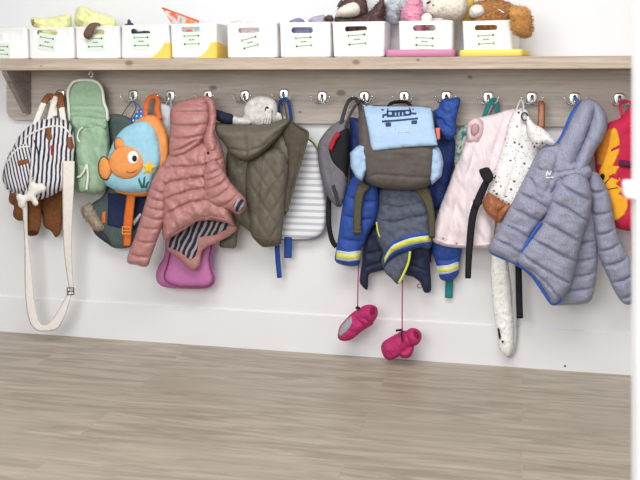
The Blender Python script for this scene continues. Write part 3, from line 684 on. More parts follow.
MB().tpx([(171, 248, .081), (167.5, 264, .081), (164.3, 275, .081), (166.3, 281.3, .081), (175, 285.7, .081), (190, 287.3, .081), (206, 286.8, .081), (211.8, 283.3, .081), (213.2, 277, .081), (210.8, 269, .081), (209.3, 258, .081), (212, 245, .081)], .0026).build('piping', M['plum'], fo)
MB().tpx([(185, 215, .055), (197, 130, .05), (206, 104, .055), (204, 130, .05), (195, 215, .055)], .003).build('hanging_loop', M['plum'], r)

r = thing('padded_jacket', 'dusty pink padded jacket with striped lining hanging from its hood', 'jacket', A(188, 270, .13))
bk = MB().puff([(164, 225), (166, 240), (168, 250), (180, 260), (191, 270), (199, 266), (203, 250), (218, 242), (232, 234), (235, 225), (200, 215)], .125, .012, .014, R=4, wr=(.004, 10, 20, 1)); bko = bk.build('back_panel', M['pink'], r)
MB().decal([(168, 247), (171, 238), (178, 230), (200, 220), (227, 222), (229, 228), (215, 235), (199.5, 237), (197.5, 250), (195.5, 256), (190.5, 260.5), (180, 252)], bk, .001).build('striped_lining', M['lining'], bko)
seam = lines([(156, 171), (172, 166), (190, 166), (206, 164), (222, 158)], [(163, 232), (172, 224), (190, 212), (206, 210), (236, 222)], 5, True)[:-1]
body = MB().puff([(155, 178), (164, 163), (171, 152), (188, 146), (205, 140), (216, 136), (223, 152), (226, 170), (228, 190), (232, 214), (234.5, 226), (226, 222.5), (212, 219), (197, 221), (183, 230), (173, 236), (165, 240.5), (162, 232), (162, 215), (160, 196)], [(136, .145), (240, .18)], .052, .03, R=15, seams=S(seam, .022, 1.05)+S([[(206, 138), (207, 170), (206, 196), (208, 219)]], .012, 1.3), wr=(.010, 7, 60, 1.5)); body.build('body', M['pink'], r)
MB().decal([(164.8, 239.5), (173, 234), (184, 227.5), (197.5, 218), (212, 216), (227, 219.6), (234.6, 225), (226, 223), (212, 219.5), (197, 221.5), (183, 230.5), (173, 236.5)], body, .006).build('hem_band', M['pink'], r)
P = [(161, 176), (153, 196), (144, 224), (137, 262)]
sl = MB().puff([(164, 166), (156, 172), (149.5, 188), (143, 210), (135, 236), (126.8, 260.5), (136, 265), (147, 266.5), (151.5, 256), (158, 238), (165, 218), (168, 195), (170, 175)], [(165, .17), (262, .185)], .036, .03, R=12, seams=S(across(P, 16, 7, 2.5, .22, .9), .020, 1.0), wr=(.005, 8, 60, 1)); sl.build('sleeve', M['pink'], r)
P = [(214, 168), (222, 184), (238, 204)]
sr = MB().puff([(205, 166), (214, 160), (222, 168), (232, 184), (244, 197), (246.5, 204), (244, 211), (237, 214.5), (229, 210), (213, 206), (206, 196), (203, 180)], .20, .034, .028, R=13, seams=S(across(P, 18, 5, 2.5, .05, .78), .018, 1.0), wr=(.005, 8, 40, 1)); sro = sr.build('sleeve', M['pink'], r)
cu = MB().decal(ell(238.7, 205, 6.8, 8.6, 22, 28), sr, .004); cuo = cu.build('cuff', M['pink'], sro); MB().decal(ell(239, 205.2, 5.2, 6.9, 20, 28), cu, .0006, step=1).build('cuff_lining', M['lining'], cuo)
hd = MB().puff([(170, 156), (169.5, 140), (170.5, 125), (170, 113), (173, 105.5), (181, 101), (193, 98), (204, 96.5), (209, 104), (210, 120), (205, 138), (196, 148), (182, 157)], [(96, .12), (157, .17)], .052, .035, R=15, seams=S([[(170, 104.5), (190, 103), (210, 104)], [(168, 112), (188, 112), (210, 112)], [(168, 125), (188, 125.5), (210, 124)], [(168, 138), (186, 138), (206, 134)], [(168, 152), (182, 148), (196, 140)]], .024, 1.0), wr=(.004, 9, 0, 1.5)); hd.build('hood', M['pink'], r)
he = MB().puff([(203, 98), (207, 96), (212, 98), (215.5, 104), (216.5, 117), (215, 134), (218, 148), (212, 153), (205, 150), (203, 138), (208, 122), (207, 106)], [(96, .13), (153, .18)], .03, .03, R=8, seams=S([[(200, 112), (218, 116)], [(200, 125), (218, 128)], [(200, 138), (218, 139)]], .012, 1.3), wr=(.006, 6, 80, 1.4)); heo = he.build('hood_edge', M['pink'], r)
s_ = MB(); s_.decal(ell(208, 153, 1.5, 1.6, 12), body, .003, step=.7); s_.build('snap_button', M['snap'], r)
MB().tpx([(206, 100, .12), (207, 96, .09), (208, 95, .064)], .002).build('hanging_loop', M['plum'], r)

# scarf with navy end
M['knit'] = fabric('white_speckled_knit', (214, 212, 210), .95, .22, 380, .9); M['navy_knit'] = fabric('navy_knit', (40, 44, 62), .95, .12, 380, .8)
r = thing('knitted_scarf', 'white speckled knitted scarf with a navy end, lying on the olive hood', 'scarf', A(255, 124, .08))
m = MB().puff([(242, 124), (243, 116), (244, 107), (250, 99.5), (259, 96), (270, 97), (276.5, 103), (277.5, 113), (276, 124), (262, 127)], .085, .022, .02, R=8, seams=S([[(244, 114), (250, 108), (260, 104), (268, 106)]], .006, 1), wr=(.002, 4, 0, 1)); mo = m.build('loop', M['knit'], r)
MB().decal(ell(267, 109.5, 2.2, 3.2, 14), m, .0005, step=.8).build('fold_opening', M['navy_knit'], mo)
m = MB()
for k in range(4): m.tpx([(262+k*2.6, 124, .115), (264+k*2.2, 117, .118), (267.5+k*1.1, 109, .112)], .0042)
m.build('ribbed_fold', M['knit'], r)
MB().puff([(231, 115.5), (238, 117), (246, 118), (252, 122), (246, 126), (231, 123.5)], .10, .013, .012, wr=(.002, 4, 0, 1)).build('tail', M['knit'], r)
MB().puff([(276, 112), (282, 114.5), (289.5, 120), (284, 122), (275, 121)], .085, .012, .012).build('tail', M['knit'], r)
MB().puff([(212.5, 112), (217.5, 110), (226, 112.5), (233, 115), (232, 123.5), (222, 123), (214.5, 118)], .105, .014, .012, wr=(.003, 5, 20, 1)).build('navy_end', M['navy_knit'], r)
# olive jacket
M['olive'] = fabric('olive_quilted_nylon', (103, 98, 85), .5, .1, 500, .3, .7, .35); M['olive_dark'] = fabric('dark_olive_lining', (84, 78, 68), .7, .1, 400, .3, .5); M['olive_rib'] = stripes('olive_rib_knit', (84, 78, 66), (106, 99, 84), .006, 0, .5, 0, .95)
r = thing('quilted_jacket', 'olive green quilted hooded jacket with one front hanging open', 'jacket', A(264, 247, .09))
dia = []
for k in range(-6, 14): dia.append([(240+k*15-40, 130), (240+k*15+38, 250)]); dia.append([(240+k*15+40, 130), (240+k*15-38, 250)])
MB().puff([(228, 150), (240, 145), (258, 150), (280, 128), (288, 121), (296, 128), (298, 150), (294, 180), (287, 205), (282, 226), (277, 238), (262, 240), (250, 232), (240, 224), (230, 218), (226, 190), (226, 165)], [(120, .10), (240, .085)], .028, .03, R=10, wr=(.012, 11, 75, 2.2), seams=S(dia, .003, .9)).build('body', M['olive'], r)
MB().puff([(228, 152), (240, 152), (246, 168), (246, 192), (243, 214), (238, 232), (236, 247), (228, 248), (220, 246.5), (221, 236), (226, 214), (226, 185)], [(150, .095), (248, .075)], .024, .022, seams=S(across([(235, 155), (237, 195), (229, 246)], 16, 6, 2, .1, .8), .006, 1.3)+S([[(218, 237), (240, 238)]], .012, 1), wr=(.006, 9, 70, 1.5)).build('sleeve', M['olive'], r)
slv = MB().puff([(248, 162), (262, 152), (277, 148), (286, 156), (289, 172), (287, 195), (283.5, 222), (281.5, 236), (280.5, 244), (272, 246.5), (263, 247), (256, 241), (251, 234), (248, 214), (245.5, 190)], [(150, .125), (247, .10)], .032, .026, R=13, seams=S(dia, .005, .9)+S([[(262, 148), (259, 190), (257, 240)]], .010, 1.0), wr=(.010, 13, 80, 2.2)); slo = slv.build('sleeve', M['olive'], r)
MB().decal([(251.5, 234.5), (262, 238), (272, 237.5), (282, 235), (280.8, 243.5), (272, 246), (263, 246.6), (256, 241)], slv, .003).build('ribbed_cuff', M['olive_rib'], slo)
MB().puff([(281, 128), (287, 119), (292, 121), (300, 127), (309, 133.5), (305, 150), (299, 170), (293, 192), (287, 212), (284.5, 221), (285, 195), (288, 170), (286, 148)], [(120, .125), (221, .12)], .010, .009, R=4, wr=(.005, 9, 70, 1.6), seams=S([[(306, 134), (300, 156), (294, 178), (286, 214)]], .006, 1.0)).build('open_front', M['olive_dark'], r)
MB().tpx([(292, 121.5, .133), (300, 127, .133), (308.3, 133.5, .133), (304.5, 150, .13), (298.5, 170, .13), (292.5, 192, .13), (286.6, 212, .127)], .0032).build('front_zip', M['olive_rib'], r)
MB().puff([(216, 125), (230, 124.5), (245, 125), (260, 125), (272, 123), (287, 118), (290, 122), (283, 131), (276, 140), (266, 150), (256, 158), (246, 161), (237, 159), (229, 152.5), (224, 143), (217, 135)], [(120, .14), (160, .155)], .050, .035, R=16, hfun=lambda x, y: .006*np.sin((x*.8+y*1.7)/9), seams=S([[(245, 124), (245.5, 140), (246, 160)], [(216, 128), (250, 129.5), (275, 126), (287, 121)], [(227, 148), (246, 151), (262, 146), (278, 132)]], .009, 1.0), wr=(.006, 12, 10, 1.6)).build('hood', M['olive'], r)
MB().tpx([(284, 124, .11), (281, 108, .08), (284, 104, .068), (285.5, 109, .085), (288, 124, .11)], .003).build('hanging_loop', M['olive_dark'], r)
# pale striped backpack
M['pale_stripe'] = stripes('grey_white_bands', (190, 196, 210), (236, 236, 238), .0235, 90, .42)
M['greyblue'] = fabric('grey_blue_piping', (112, 118, 142), .8, .06); M['royal'] = fabric('royal_blue_webbing', (38, 76, 158), .75, .1, 500, .3); M['lime'] = fabric('yellow_piping', (220, 214, 92), .7, .05)
r = thing('child_backpack', 'pale grey and white banded backpack with blue straps behind the olive jacket', 'backpack', A(302, 239, .06))
O = [(280, 150), (292, 141), (305, 138), (312, 142), (318, 152), (321, 168), (324.5, 190), (326.5, 209), (325, 227), (319.5, 235.5), (307, 239.5), (280, 239), (266, 230), (268, 190)]
m = MB().puff(O, .036, .018, .02, R=7, it=2); m.build('body', M['pale_stripe'], r)
MB().tpx([(300, 138.5, .038), (305, 138, .038), (312, 142, .038), (318, 152, .038), (321, 168, .038), (324.5, 190, .038), (326.5, 209, .038), (325, 227, .038), (319.5, 235.5, .038), (307, 239.5, .038), (280, 239, .038)], .0034).build('piping', M['greyblue'], r)
MB().tpx([(304, 135.5, .05), (312, 139, .05), (319, 150, .05), (323, 168, .05), (327.5, 192, .05), (329, 210, .05)], .0022).build('rear_piping', M['lime'], r)
for pts in ([(277, 236), (277.5, 255), (279.5, 278)], [(288, 236), (288, 247), (287.8, 258)]):
    MB().strap(pts, [5, 5, 5] if pts[0][0] < 280 else [7.5, 7.6, 7.8], .05, .002).build('strap', M['royal'], r)
MB().tpx([(281, 140, .05), (279.5, 108, .046), (283, 99, .058), (288, 102, .05), (291, 118, .046), (291, 140, .05)], .006, flat=.35).build('hanging_loop', M['royal'], r)
# ================================================================== GREY BACKPACK, BLUE JACKET, CAR BACKPACK, MITTENS
M['grey'] = fabric('grey_canvas', (118, 114, 124), .8, .1, 600, .3); M['grey_dark'] = fabric('dark_grey_strap', (66, 64, 70), .8, .1, 500, .3)
r = thing('grey_backpack', 'grey backpack with black mesh opening and red zip tag, left of the blue flap bag', 'backpack', A(336, 210, .07))
gb = MB().puff([(317.5, 152), (318.5, 143), (323, 135), (330, 127), (339, 121), (346, 120.5), (350, 125), (350, 150), (347, 188), (342, 205), (338, 207), (333, 203), (326, 193), (320, 172)], .088, .028, .022, R=9, wr=(.004, 12, 70, 1.4), seams=S([[(325, 146), (328, 168), (333, 188), (341, 203)]], .010, 1.0)); gb.build('body', M['grey'], r)
MB().decal([(329, 150), (333, 139), (341, 131), (349, 129), (350, 150), (347, 176), (343, 172), (333, 162)], gb, .003, smooth=True).build('open_pocket', M['black'], r)
MB().strap([(330, 150), (334, 140), (339, 133)], 4.8, .128, .003).build('red_zip_tag', M['red'], r)
MB().tpx([(339, 138, .11), (342, 120, .10), (347, 104, .075), (352, 98.5, .062), (357, 100, .066), (360, 108, .08), (361, 124, .10)], [.008, .007, .0065, .0065, .0065, .007, .008], flat=.5).build('carry_handle', M['grey_dark'], r)
MB().tpx([(345, 128, .11), (350, 115, .10), (356, 105, .09), (361, 101, .07), (364, 103, .062)], .005, flat=.5).build('hanging_loop', M['grey_dark'], r)
MB().strap([(330, 190), (328.6, 207), (329, 225), (332, 240), (336.5, 247)], 5, (.07, .06, .06, .05, .05), .003).build('shoulder_strap', M['black'], r)
MB().strap([(333, 185), (336, 196), (338, 206)], 3.2, .118, .003).build('side_buckle', M['grey_dark'], r)
MB().tpx([(322, 178, .03), (326, 194, .03), (328, 206, .032)], .0024).build('lime_piping', M['lime'], r)
# blue winter jacket
M['blue'] = fabric('royal_blue_nylon', (44, 78, 158), .6, .1, 500, .3, .5, .35); M['blue_deep'] = fabric('deep_blue_nylon', (30, 52, 112), .6, .1, 500, .3, .5, .35)
M['denim'] = fabric('heather_slate_nylon', (90, 96, 114), .75, .25, 700, .35, .4); M['ink_navy'] = fabric('ink_navy_nylon', (30, 38, 66), .6, .12, 500, .3, .6, .35)
M['lilac_band'] = plain('lilac_reflective', (196, 204, 226), .4); M['lime_band'] = fabric('lime_band', (222, 226, 96), .6, .05)
r = thing('snow_jacket', 'royal blue and slate winter jacket with lime reflective bands, hanging under the car backpack', 'jacket', A(392, 291, .08))
MB().puff([(442, 99.5), (450, 98.5), (460, 98), (458.5, 110), (456, 121), (457, 128), (454, 137), (448, 140), (440, 136), (434, 124), (432.5, 112), (438, 108)], [(98, .085), (140, .105)], .022, .02, R=8, seams=S([[(443, 104), (458, 102)], [(437, 118), (456, 124)]], .006, 1), wr=(.010, 6, 35, 1.8)).build('hood', M['blue'], r)
MB().puff([(349, 122), (360, 118), (400, 116), (432, 120), (446, 134), (455, 139), (454, 160), (449, 185), (445, 205), (434, 210), (380, 212), (354, 205), (350, 170)], .055, .022, .018, R=12, wr=(.006, 12, 70, 1.6)).build('yoke', M['blue_deep'], r)
P = [(362, 180), (354, 215), (347, 262)]
def bands(host, lst, par, names):
    for q, mt, nm in lst: MB().decal(q, host, .0014 if mt != 'lime_band' else .002, eps=.0008 if mt != 'lime_band' else .0024, step=1.1).build(nm, M[mt], par)
s = MB().puff([(352, 178), (362, 172), (374, 180), (379, 193), (378.5, 211), (372, 228), (366, 240), (361, 250), (359, 264.5), (347, 266), (335.5, 261.5), (336, 250), (338, 238), (341, 215), (345, 195)], [(172, .10), (266, .085)], .03, .028, R=13, seams=S(across(P, 20, 3, 2.5, .28, .72), .014, 1.5), wr=(.006, 9, 70, 1.5)); so = s.build('sleeve', M['blue'], r)
bands(s, [([(336.6, 250), (348, 252), (361, 250.5), (360, 260), (348, 261.6), (336.2, 259.4)], 'lilac_band', 'reflective_band'), ([(336.5, 252.4), (348, 254.4), (360.6, 252.8), (360.2, 257.6), (348, 259), (336.3, 257)], 'lime_band', 'lime_band')], so, 0)
P = [(445, 225), (446, 250), (449, 278)]
s = MB().puff([(430, 230), (445, 224), (462, 230), (462, 248), (459.5, 262), (458.8, 273), (454, 279), (447, 281), (440, 278.5), (437.5, 268), (434, 258), (431, 246)], .047, .022, .022, R=12, seams=S(across(P, 18, 2, 2.5, .3, .62), .012, 1.5), wr=(.005, 8, 70, 1.4)); so = s.build('sleeve', M['blue'], r)
bands(s, [([(436.5, 266), (448, 265), (459, 261.4), (459, 269.6), (449, 273.6), (438.6, 274.6)], 'lilac_band', 'reflective_band'), ([(437, 268.2), (448, 267.4), (459, 263.8), (459, 267.4), (449, 271.2), (438.2, 272.2)], 'lime_band', 'lime_band')], so, 0)
MB().puff([(366, 232), (380, 225), (386, 250), (386, 268), (376, 272), (369, 275), (367.5, 289.5), (362, 286), (359.5, 280), (362, 262), (363, 246)], .055, .016, .016, R=6, seams=S([[(362, 268), (374, 264), (386, 260)], [(364, 254), (384, 250)]], .008, 1.2), wr=(.005, 8, 60, 1.3)).build('lining_panel', M['ink_navy'], r)
MB().puff([(400, 246), (429, 240), (431, 262), (429.5, 262), (431, 280), (430.6, 291.5), (424, 292), (420.5, 283), (413, 277), (406, 275), (398, 268)], .055, .016, .016, R=6, seams=S([[(402, 262), (416, 266), (430, 272)]], .008, 1.2), wr=(.005, 8, 60, 1.3)).build('lining_panel', M['ink_navy'], r)
MB().tube([A(419.6, 286, .066)+Vector((.008*math.cos(a), 0, .007*math.sin(a))) for a in np.linspace(0, 6.28, 13)[:-1]], .0012, 6, closed=True).build('toggle_loop', M['black'], r)
b = MB().puff([(380, 190), (392, 184), (415, 184), (430, 190), (431.5, 215), (431.5, 246), (420, 247.5), (411, 250), (399, 254), (390, 260), (384.5, 268.5), (381, 262), (383, 252), (377, 240), (376, 222), (379, 205)], [(184, .095), (268, .10)], .042, .03, R=16, seams=S([[(378, 219), (395, 221), (412, 216), (431, 214)], [(378, 204), (400, 206), (431, 200)], [(384, 190), (390, 212), (392, 240)]], .012, 1.3), wr=(.006, 10, 10, 1.5)); bo = b.build('body', M['denim'], r)
def arc(t0, t1):
    up = np.array([(384.5, 254), (391, 243), (399, 238.5), (408, 235), (419, 233), (430.5, 232)], float); dn = np.array([(384.3, 267.5), (390, 259.5), (399, 253.6), (411, 249.8), (420, 247.5), (431.2, 246)], float)
    a = catmull(up*(1-t0)+dn*t0, False, 4); c = catmull(up*(1-t1)+dn*t1, False, 4); return np.vstack([a, c[::-1]])
for t0, t1, mt, nm in ((0, .24, 'blue', 'blue_hem'), (.22, .70, 'lilac_band', 'reflective_band'), (.30, .62, 'lime_band', 'lime_band'), (.69, 1.0, 'blue', 'blue_hem')): MB().decal(arc(t0, t1), b, .0016 if mt != 'lime_band' else .002, eps=.0008 if mt != 'lime_band' else .003, step=1.2).build(nm, M[mt], bo)
f = MB().puff([(383.5, 266), (389, 259), (399, 253), (412, 249.5), (409, 262), (404, 272), (398.5, 284), (391, 278), (385, 272)], .098, .012, .012, R=4, wr=(.003, 7, 40, 1)); f.build('turned_hem', M['denim'], r)
MB().tpx([(410, 251.5, .125), (408.5, 262, .122), (404.5, 272, .118), (399, 283, .115)], .0042).build('lime_zip', M['lime_band'], r)
MB().tpx([(376.5, 222, .11), (378, 232, .115), (381, 238, .118), (385.5, 240.5, .12)], .0026).build('lime_drawcord', M['lime_band'], r)
MB().tpx([(445, 101, .09), (446, 97, .07), (447, 96, .057), (449, 99, .08)], .002).build('hanging_loop', M['blue_deep'], r)
# car backpack
M['taupe'] = fabric('taupe_canvas', (98, 92, 88), .85, .1, 700, .35, .25); M['powder'] = fabric('powder_blue_canvas', (172, 200, 232), .85, .05, 700, .25); M['print'] = plain('navy_print', (42, 58, 104), .7); M['strap_olive'] = fabric('olive_webbing', (88, 83, 66), .8, .1, 500, .4)
M['faint'] = plain('pale_print', (206, 218, 238), .7); M['coral'] = fabric('coral_tag', (238, 128, 96), .8, .05)
r = thing('car_backpack', 'taupe backpack whose light blue flap shows a navy car front', 'backpack', A(398, 190, .15))
b = MB().puff([(359, 114), (366, 108.5), (398, 107), (430, 109), (435, 125), (437, 148), (437, 165), (433, 180), (426, 187), (412, 190), (395, 189.5), (377, 187), (365, 179), (361, 160), (358, 135)], [(107, .125), (150, .17), (190, .155)], .048, .04, R=14, wr=(.005, 14, 20, 1.6), seams=S([[(366, 177), (377, 173), (400, 175), (433, 177)], [(366, 112), (367.5, 150), (366, 180)]], .008, 1.2)); b.build('body', M['taupe'], r)
for q in ([(350, 153), (356, 147), (366, 141.5), (368.5, 152), (367.5, 170), (362, 181.5), (356, 177.5), (350.5, 167)], [(430, 146), (438.5, 147), (441.5, 153), (443.5, 163), (441.5, 176), (432, 185), (429, 178), (429.5, 162)]):
    MB().puff(q, .172, .034, .03, wr=(.005, 6, 80, 1.3), R=3.2, it=2, smooth=False).build('side_pocket', M['powder'], r)
fl = MB().puff([(363.5, 106.5), (366, 105), (398, 105.5), (428, 106.5), (431.5, 108.5), (434, 125), (437.3, 143), (434.5, 145.5), (410, 147), (390, 149), (376, 150.6), (371.5, 148), (368, 130)], [(104, .135), (115, .19), (150, .222)], .011, .008, R=3.5, wr=(.004, 18, 10, 1.5)); fo = fl.build('flap', M['powder'], r)
K = [[(387.5, 108.2), (388.6, 108.2), (388, 110.6), (409.5, 109.5), (408.6, 107.4), (409.8, 107.4), (411.5, 110.8), (411, 115.5), (387, 117.3), (386.5, 112)],
     [(382.3, 114.4), (387, 113.4), (387, 115.6), (384, 116), (384, 118), (382.3, 118)], [(411, 112.3), (416.4, 112.6), (416.4, 114.6), (411, 114.2)], [(381.4, 109), (383.8, 109), (383.8, 110.6), (381.4, 110.6)], [(412.4, 108.4), (413.8, 108.4), (413.8, 110), (412.4, 110)],
     [(382, 120.4), (400, 119.2), (418, 117.4), (418, 119.2), (400, 121), (382, 122.4)], [(385.3, 122.6), (391, 122.2), (391, 126.4), (385.6, 126.6)], [(411.4, 120.6), (417, 120), (417, 123.8), (411.4, 124.2)]]
m = MB()
for q in K: m.decal(q, fl, .0008, eps=.0012, step=1.0)
po = m.build('car_print', M['print'], fo)
m2 = MB()
for q in [ell(390.2, 113.3, 1.9, 1.6, 12), ell(407.4, 112.5, 2.2, 1.4, 12)]+[[(x, 112.2), (x+1.3, 112.1), (x+1.3, 115.6), (x, 115.7)] for x in (395, 398.3, 402)]: m2.decal(q, m, .0006, eps=.001, step=.8)
m2.build('lamps_and_grille', M['powder'], po)
m3 = MB()
for k, x in enumerate((393.5, 397, 400.5, 404, 407)):
    m3.decal([(x, 128.6-.2*k), (x+1, 128.6-.2*k), (x+1, 133-.2*k), (x, 133-.2*k)], fl, .0006, eps=.001, step=.9); m3.decal([(x, 128.6-.2*k), (x+2.4, 128.5-.2*k), (x+2.4, 129.4-.2*k), (x, 129.5-.2*k)], fl, .0006, eps=.001, step=.9)
    m3.decal([(x, 132.1-.2*k), (x+2.4, 132-.2*k), (x+2.4, 133-.2*k), (x, 133-.2*k)], fl, .0006, eps=.001, step=.9)
m3.build('faded_lettering', M['faint'], fo)
for pts in ([(366, 183), (360, 193), (357.5, 212), (357, 234.5)], [(417, 184), (426, 196), (431, 214), (431.8, 238)]):
    s = MB().strap(pts, [12, 9, 8, 8] if pts[0][0] < 400 else [12, 10, 7, 6], (.135, .15, .145, .142), .003); so = s.build('shoulder_strap', M['strap_olive'], r)
    x, y = pts[-1]; MB().strap([(x-4, y-2.6), (x+4, y-2.6)] if x < 400 else [(x-3, y-2.6), (x+3, y-2.6)], 3.2, .149, .0035).build('strap_end', M['strap_olive'], so)
MB().puff([(435.4, 128), (440, 127.6), (440.2, 139.5), (436.8, 139.5)], .20, .004, .004, R=1, smooth=False, it=0, step=1).build('coral_tag', M['coral'], r)
MB().tpx([(388, 107, .15), (391, 103.5, .12), (397, 102, .085), (404, 101.5, .062), (408, 103, .085), (411, 106.5, .14)], .006, flat=.6).build('carry_handle', M['black'], r)
# mittens on cords
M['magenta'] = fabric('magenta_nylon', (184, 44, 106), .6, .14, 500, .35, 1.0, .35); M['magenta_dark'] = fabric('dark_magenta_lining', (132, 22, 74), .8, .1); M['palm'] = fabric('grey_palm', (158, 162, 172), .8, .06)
M['cordm'] = fabric('magenta_cord', (176, 58, 106), .8, .1); M['loopblk'] = M['black']
r = thing('child_mitten', 'magenta mitten with grey palm hanging from a cord, the higher one', 'mitten', A(356, 341, .08), 'pair of magenta mittens on cords')
P = [(352, 330), (365, 310)]
m = MB().puff([(338, 333), (340, 326), (346, 319), (352, 313), (358, 309.5), (365, 308.5), (372, 312), (374, 318), (373, 324), (368, 327.5), (361, 332), (354, 338), (347, 341), (341, 340.5), (338, 338)], .085, .03, .028, R=10, seams=S([[(352, 313), (357, 319), (366, 325)]], .012, 1.4), wr=(.006, 6, 50, 1.3), step=1.3); m.build('mitten_body', M['magenta'], r)
MB().decal([(338.6, 333), (341, 326.5), (346.5, 320), (351.5, 316), (352, 323), (349, 329), (344, 333), (340, 337)], m, .0015).build('grey_palm', M['palm'], r)
c = MB().puff([(358, 311), (363, 306), (370, 304.5), (376, 306.5), (378, 312), (376.5, 318), (372, 322.5), (364, 321), (359, 317)], .092, .034, .03, R=8, seams=S([[(365, 305), (363, 312), (366, 321)]], .008, 1.2), wr=(.005, 5, 60, 1.2), step=1.2); co_ = c.build('cuff', M['magenta'], r)
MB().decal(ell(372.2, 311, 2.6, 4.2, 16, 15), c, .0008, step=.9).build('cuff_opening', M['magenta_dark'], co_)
k = MB().tpx([(358.6, 262, .07), (358, 285, .08), (357.6, 307, .095)], .0022); k.build('cord', M['cordm'], r)
k = MB(); k.ball(A(357.8, 308, .10), .006, sc=(1.5, 1, 1)); k.build('cord_knot', M['black'], r)
r = thing('child_mitten', 'magenta mitten dangling lower, almost touching the floor line, thumb down', 'mitten', A(400, 361, .08), 'pair of magenta mittens on cords')
m = MB().puff([(381, 348), (383, 342), (389, 338), (396, 334), (402, 331), (409, 331), (415, 337), (416, 343), (412, 349), (404, 352), (398, 357), (390, 360.5), (384, 357)], .085, .034, .03, R=11, seams=S([[(401, 331), (404, 341), (411, 349)]], .010, 1.3), wr=(.006, 6, 40, 1.3), step=1.3); m.build('mitten_body', M['magenta'], r)
MB().puff([(398, 350), (405, 347), (413, 344), (414, 349), (411, 356), (406, 358.5), (401, 357)], .095, .026, .02, wr=(.003, 4, 0, 1), step=1.2).build('thumb', M['magenta'], r)
c = MB().puff([(405, 334), (407.5, 330), (412, 327.8), (418, 329.5), (421.6, 334), (421, 340), (417, 345), (411, 345.5), (406, 341)], .095, .034, .03, R=8, seams=S([[(408, 330), (408, 337), (412, 345)]], .008, 1.2), wr=(.005, 5, 60, 1.2), step=1.2); co_ = c.build('cuff', M['magenta'], r)
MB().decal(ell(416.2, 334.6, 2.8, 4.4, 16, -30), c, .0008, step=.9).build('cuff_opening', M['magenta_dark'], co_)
k = MB().tpx([(402.4, 280, .075), (402.2, 305, .09), (402.2, 330, .11)], .0022); k.build('cord', M['cordm'], r)
k = MB(); k.tpx([(396, 330.6, .118), (402, 329.8, .12)], .004); k.tpx([(402.2, 330, .122), (401.5, 335, .124), (402.6, 341, .124)], .0028); k.build('cord_loop', M['black'], r)

# ================================================================== RIGHT: FLORAL BAG, PALE PINK JACKET, SPECKLED BACKPACK, FLEECE, GREY BLUE JACKET, TIGER
t = NT('teal_floral'); n1 = t.noise(t.uv, 42, 2, .5, 1.5)
M['floral'] = t.fin(t.ramp(n1, [(.30, lin((52, 118, 132))), (.42, lin((104, 168, 170))), (.52, lin((222, 222, 206))), (.60, lin((196, 190, 142))), (.70, lin((70, 140, 140)))]), .8)
M['teal'] = fabric('teal_webbing', (38, 132, 132), .8, .08, 500, .3); M['off_white'] = fabric('off_white_webbing', (216, 216, 220), .8, .05, 500, .3)
r = thing('floral_bag', 'teal flowered bag peeking out left of the pale pink jacket', 'bag', A(462, 230, .04))
MB().puff([(452.5, 142), (456, 133), (465, 125), (474, 122), (490, 125), (490, 180), (480, 230), (462, 230), (456, 180), (453, 155)], .030, .010, .006, R=8, wr=(.004, 8, 40, 1)).build('body', M['floral'], r)
MB().tpx([(482.5, 128, .036), (484, 117, .052), (489, 105, .056), (493, 100, .058), (496.5, 104, .052), (497, 128, .036)], .0075, flat=.3).build('hanging_loop', M['teal'], r)
MB().strap([(484.5, 119), (487.5, 111), (491.5, 103)], [6.4, 6, 5], .044, .002).build('hanging_loop', M['off_white'], r)
MB().strap([(450, 200), (449.6, 260), (448.6, 298)], 7.4, .018, .002).build('strap', M['teal'], r)
M['rose_snap'] = plain('rose_snap', (186, 146, 154), .5); M['blush'] = fabric('blush_fleece', (236, 222, 227), .9, .04, 350, .4, .4); M['blush_dark'] = fabric('rose_lining', (226, 200, 206), .9, .08, 350, .4)
r = thing('blush_jacket', 'pale pink soft jacket with snap buttons along its hem', 'jacket', A(465, 248, .09))
m = MB().puff([(468, 124), (472, 119), (478, 117.5), (486, 116), (496, 113.5), (506, 110.5), (516, 108), (524, 108), (524, 118), (516, 135), (508, 160), (500, 190), (496, 220), (492, 246), (475, 248), (460, 248), (444, 246), (432, 240.5), (433.5, 228), (440, 207), (447, 189), (454, 170), (461, 153), (466, 138)], [(107, .055), (130, .07), (248, .09)], .024, .018, R=10, wr=(.015, 11, 72, 2.8), seams=S([[(482, 120), (472, 160), (456, 205), (448, 240)], [(506, 114), (494, 150), (484, 200)]], .010, 2.2)); m.build('body', M['blush'], r)
MB().puff([(466.5, 134), (467, 124), (472, 119), (479, 118), (483, 124), (483, 134), (479, 141), (472, 143), (467, 141)], .09, .02, .016, R=5, wr=(.006, 5, 60, 1.4), seams=S([[(474, 122), (471, 131), (474, 140)]], .012, 1.5)).build('rolled_collar', M['blush_dark'], r)
co1 = MB().puff(ell(475, 129.5, 4.2, 6.2, 18, 12), .108, .004, .004, R=2, step=1); co1.build('collar_opening', M['rose_snap'], bpy.data.objects['rolled_collar'])
MB().decal([(433, 236.4), (445, 241.6), (460, 243.8), (476, 244), (492, 242), (491.6, 246), (475, 247.6), (460, 247.6), (444, 245.6), (432.4, 240.4)], m, .002).build('hem_band', M['blush'], r)
for x, y in ((443, 238.5), (456.5, 243.5), (470.5, 139), (479, 133)): MB().decal(ell(x, y, 1.2, 1.3, 10), m, .003, step=.7).build('snap_button', M['rose_snap'], r)
MB().tpx([(516, 112, .08), (519, 103, .07), (521, 100, .062), (523, 103, .07), (524, 112, .08)], .003, flat=.5).build('hanging_loop', M['off_white'], r)
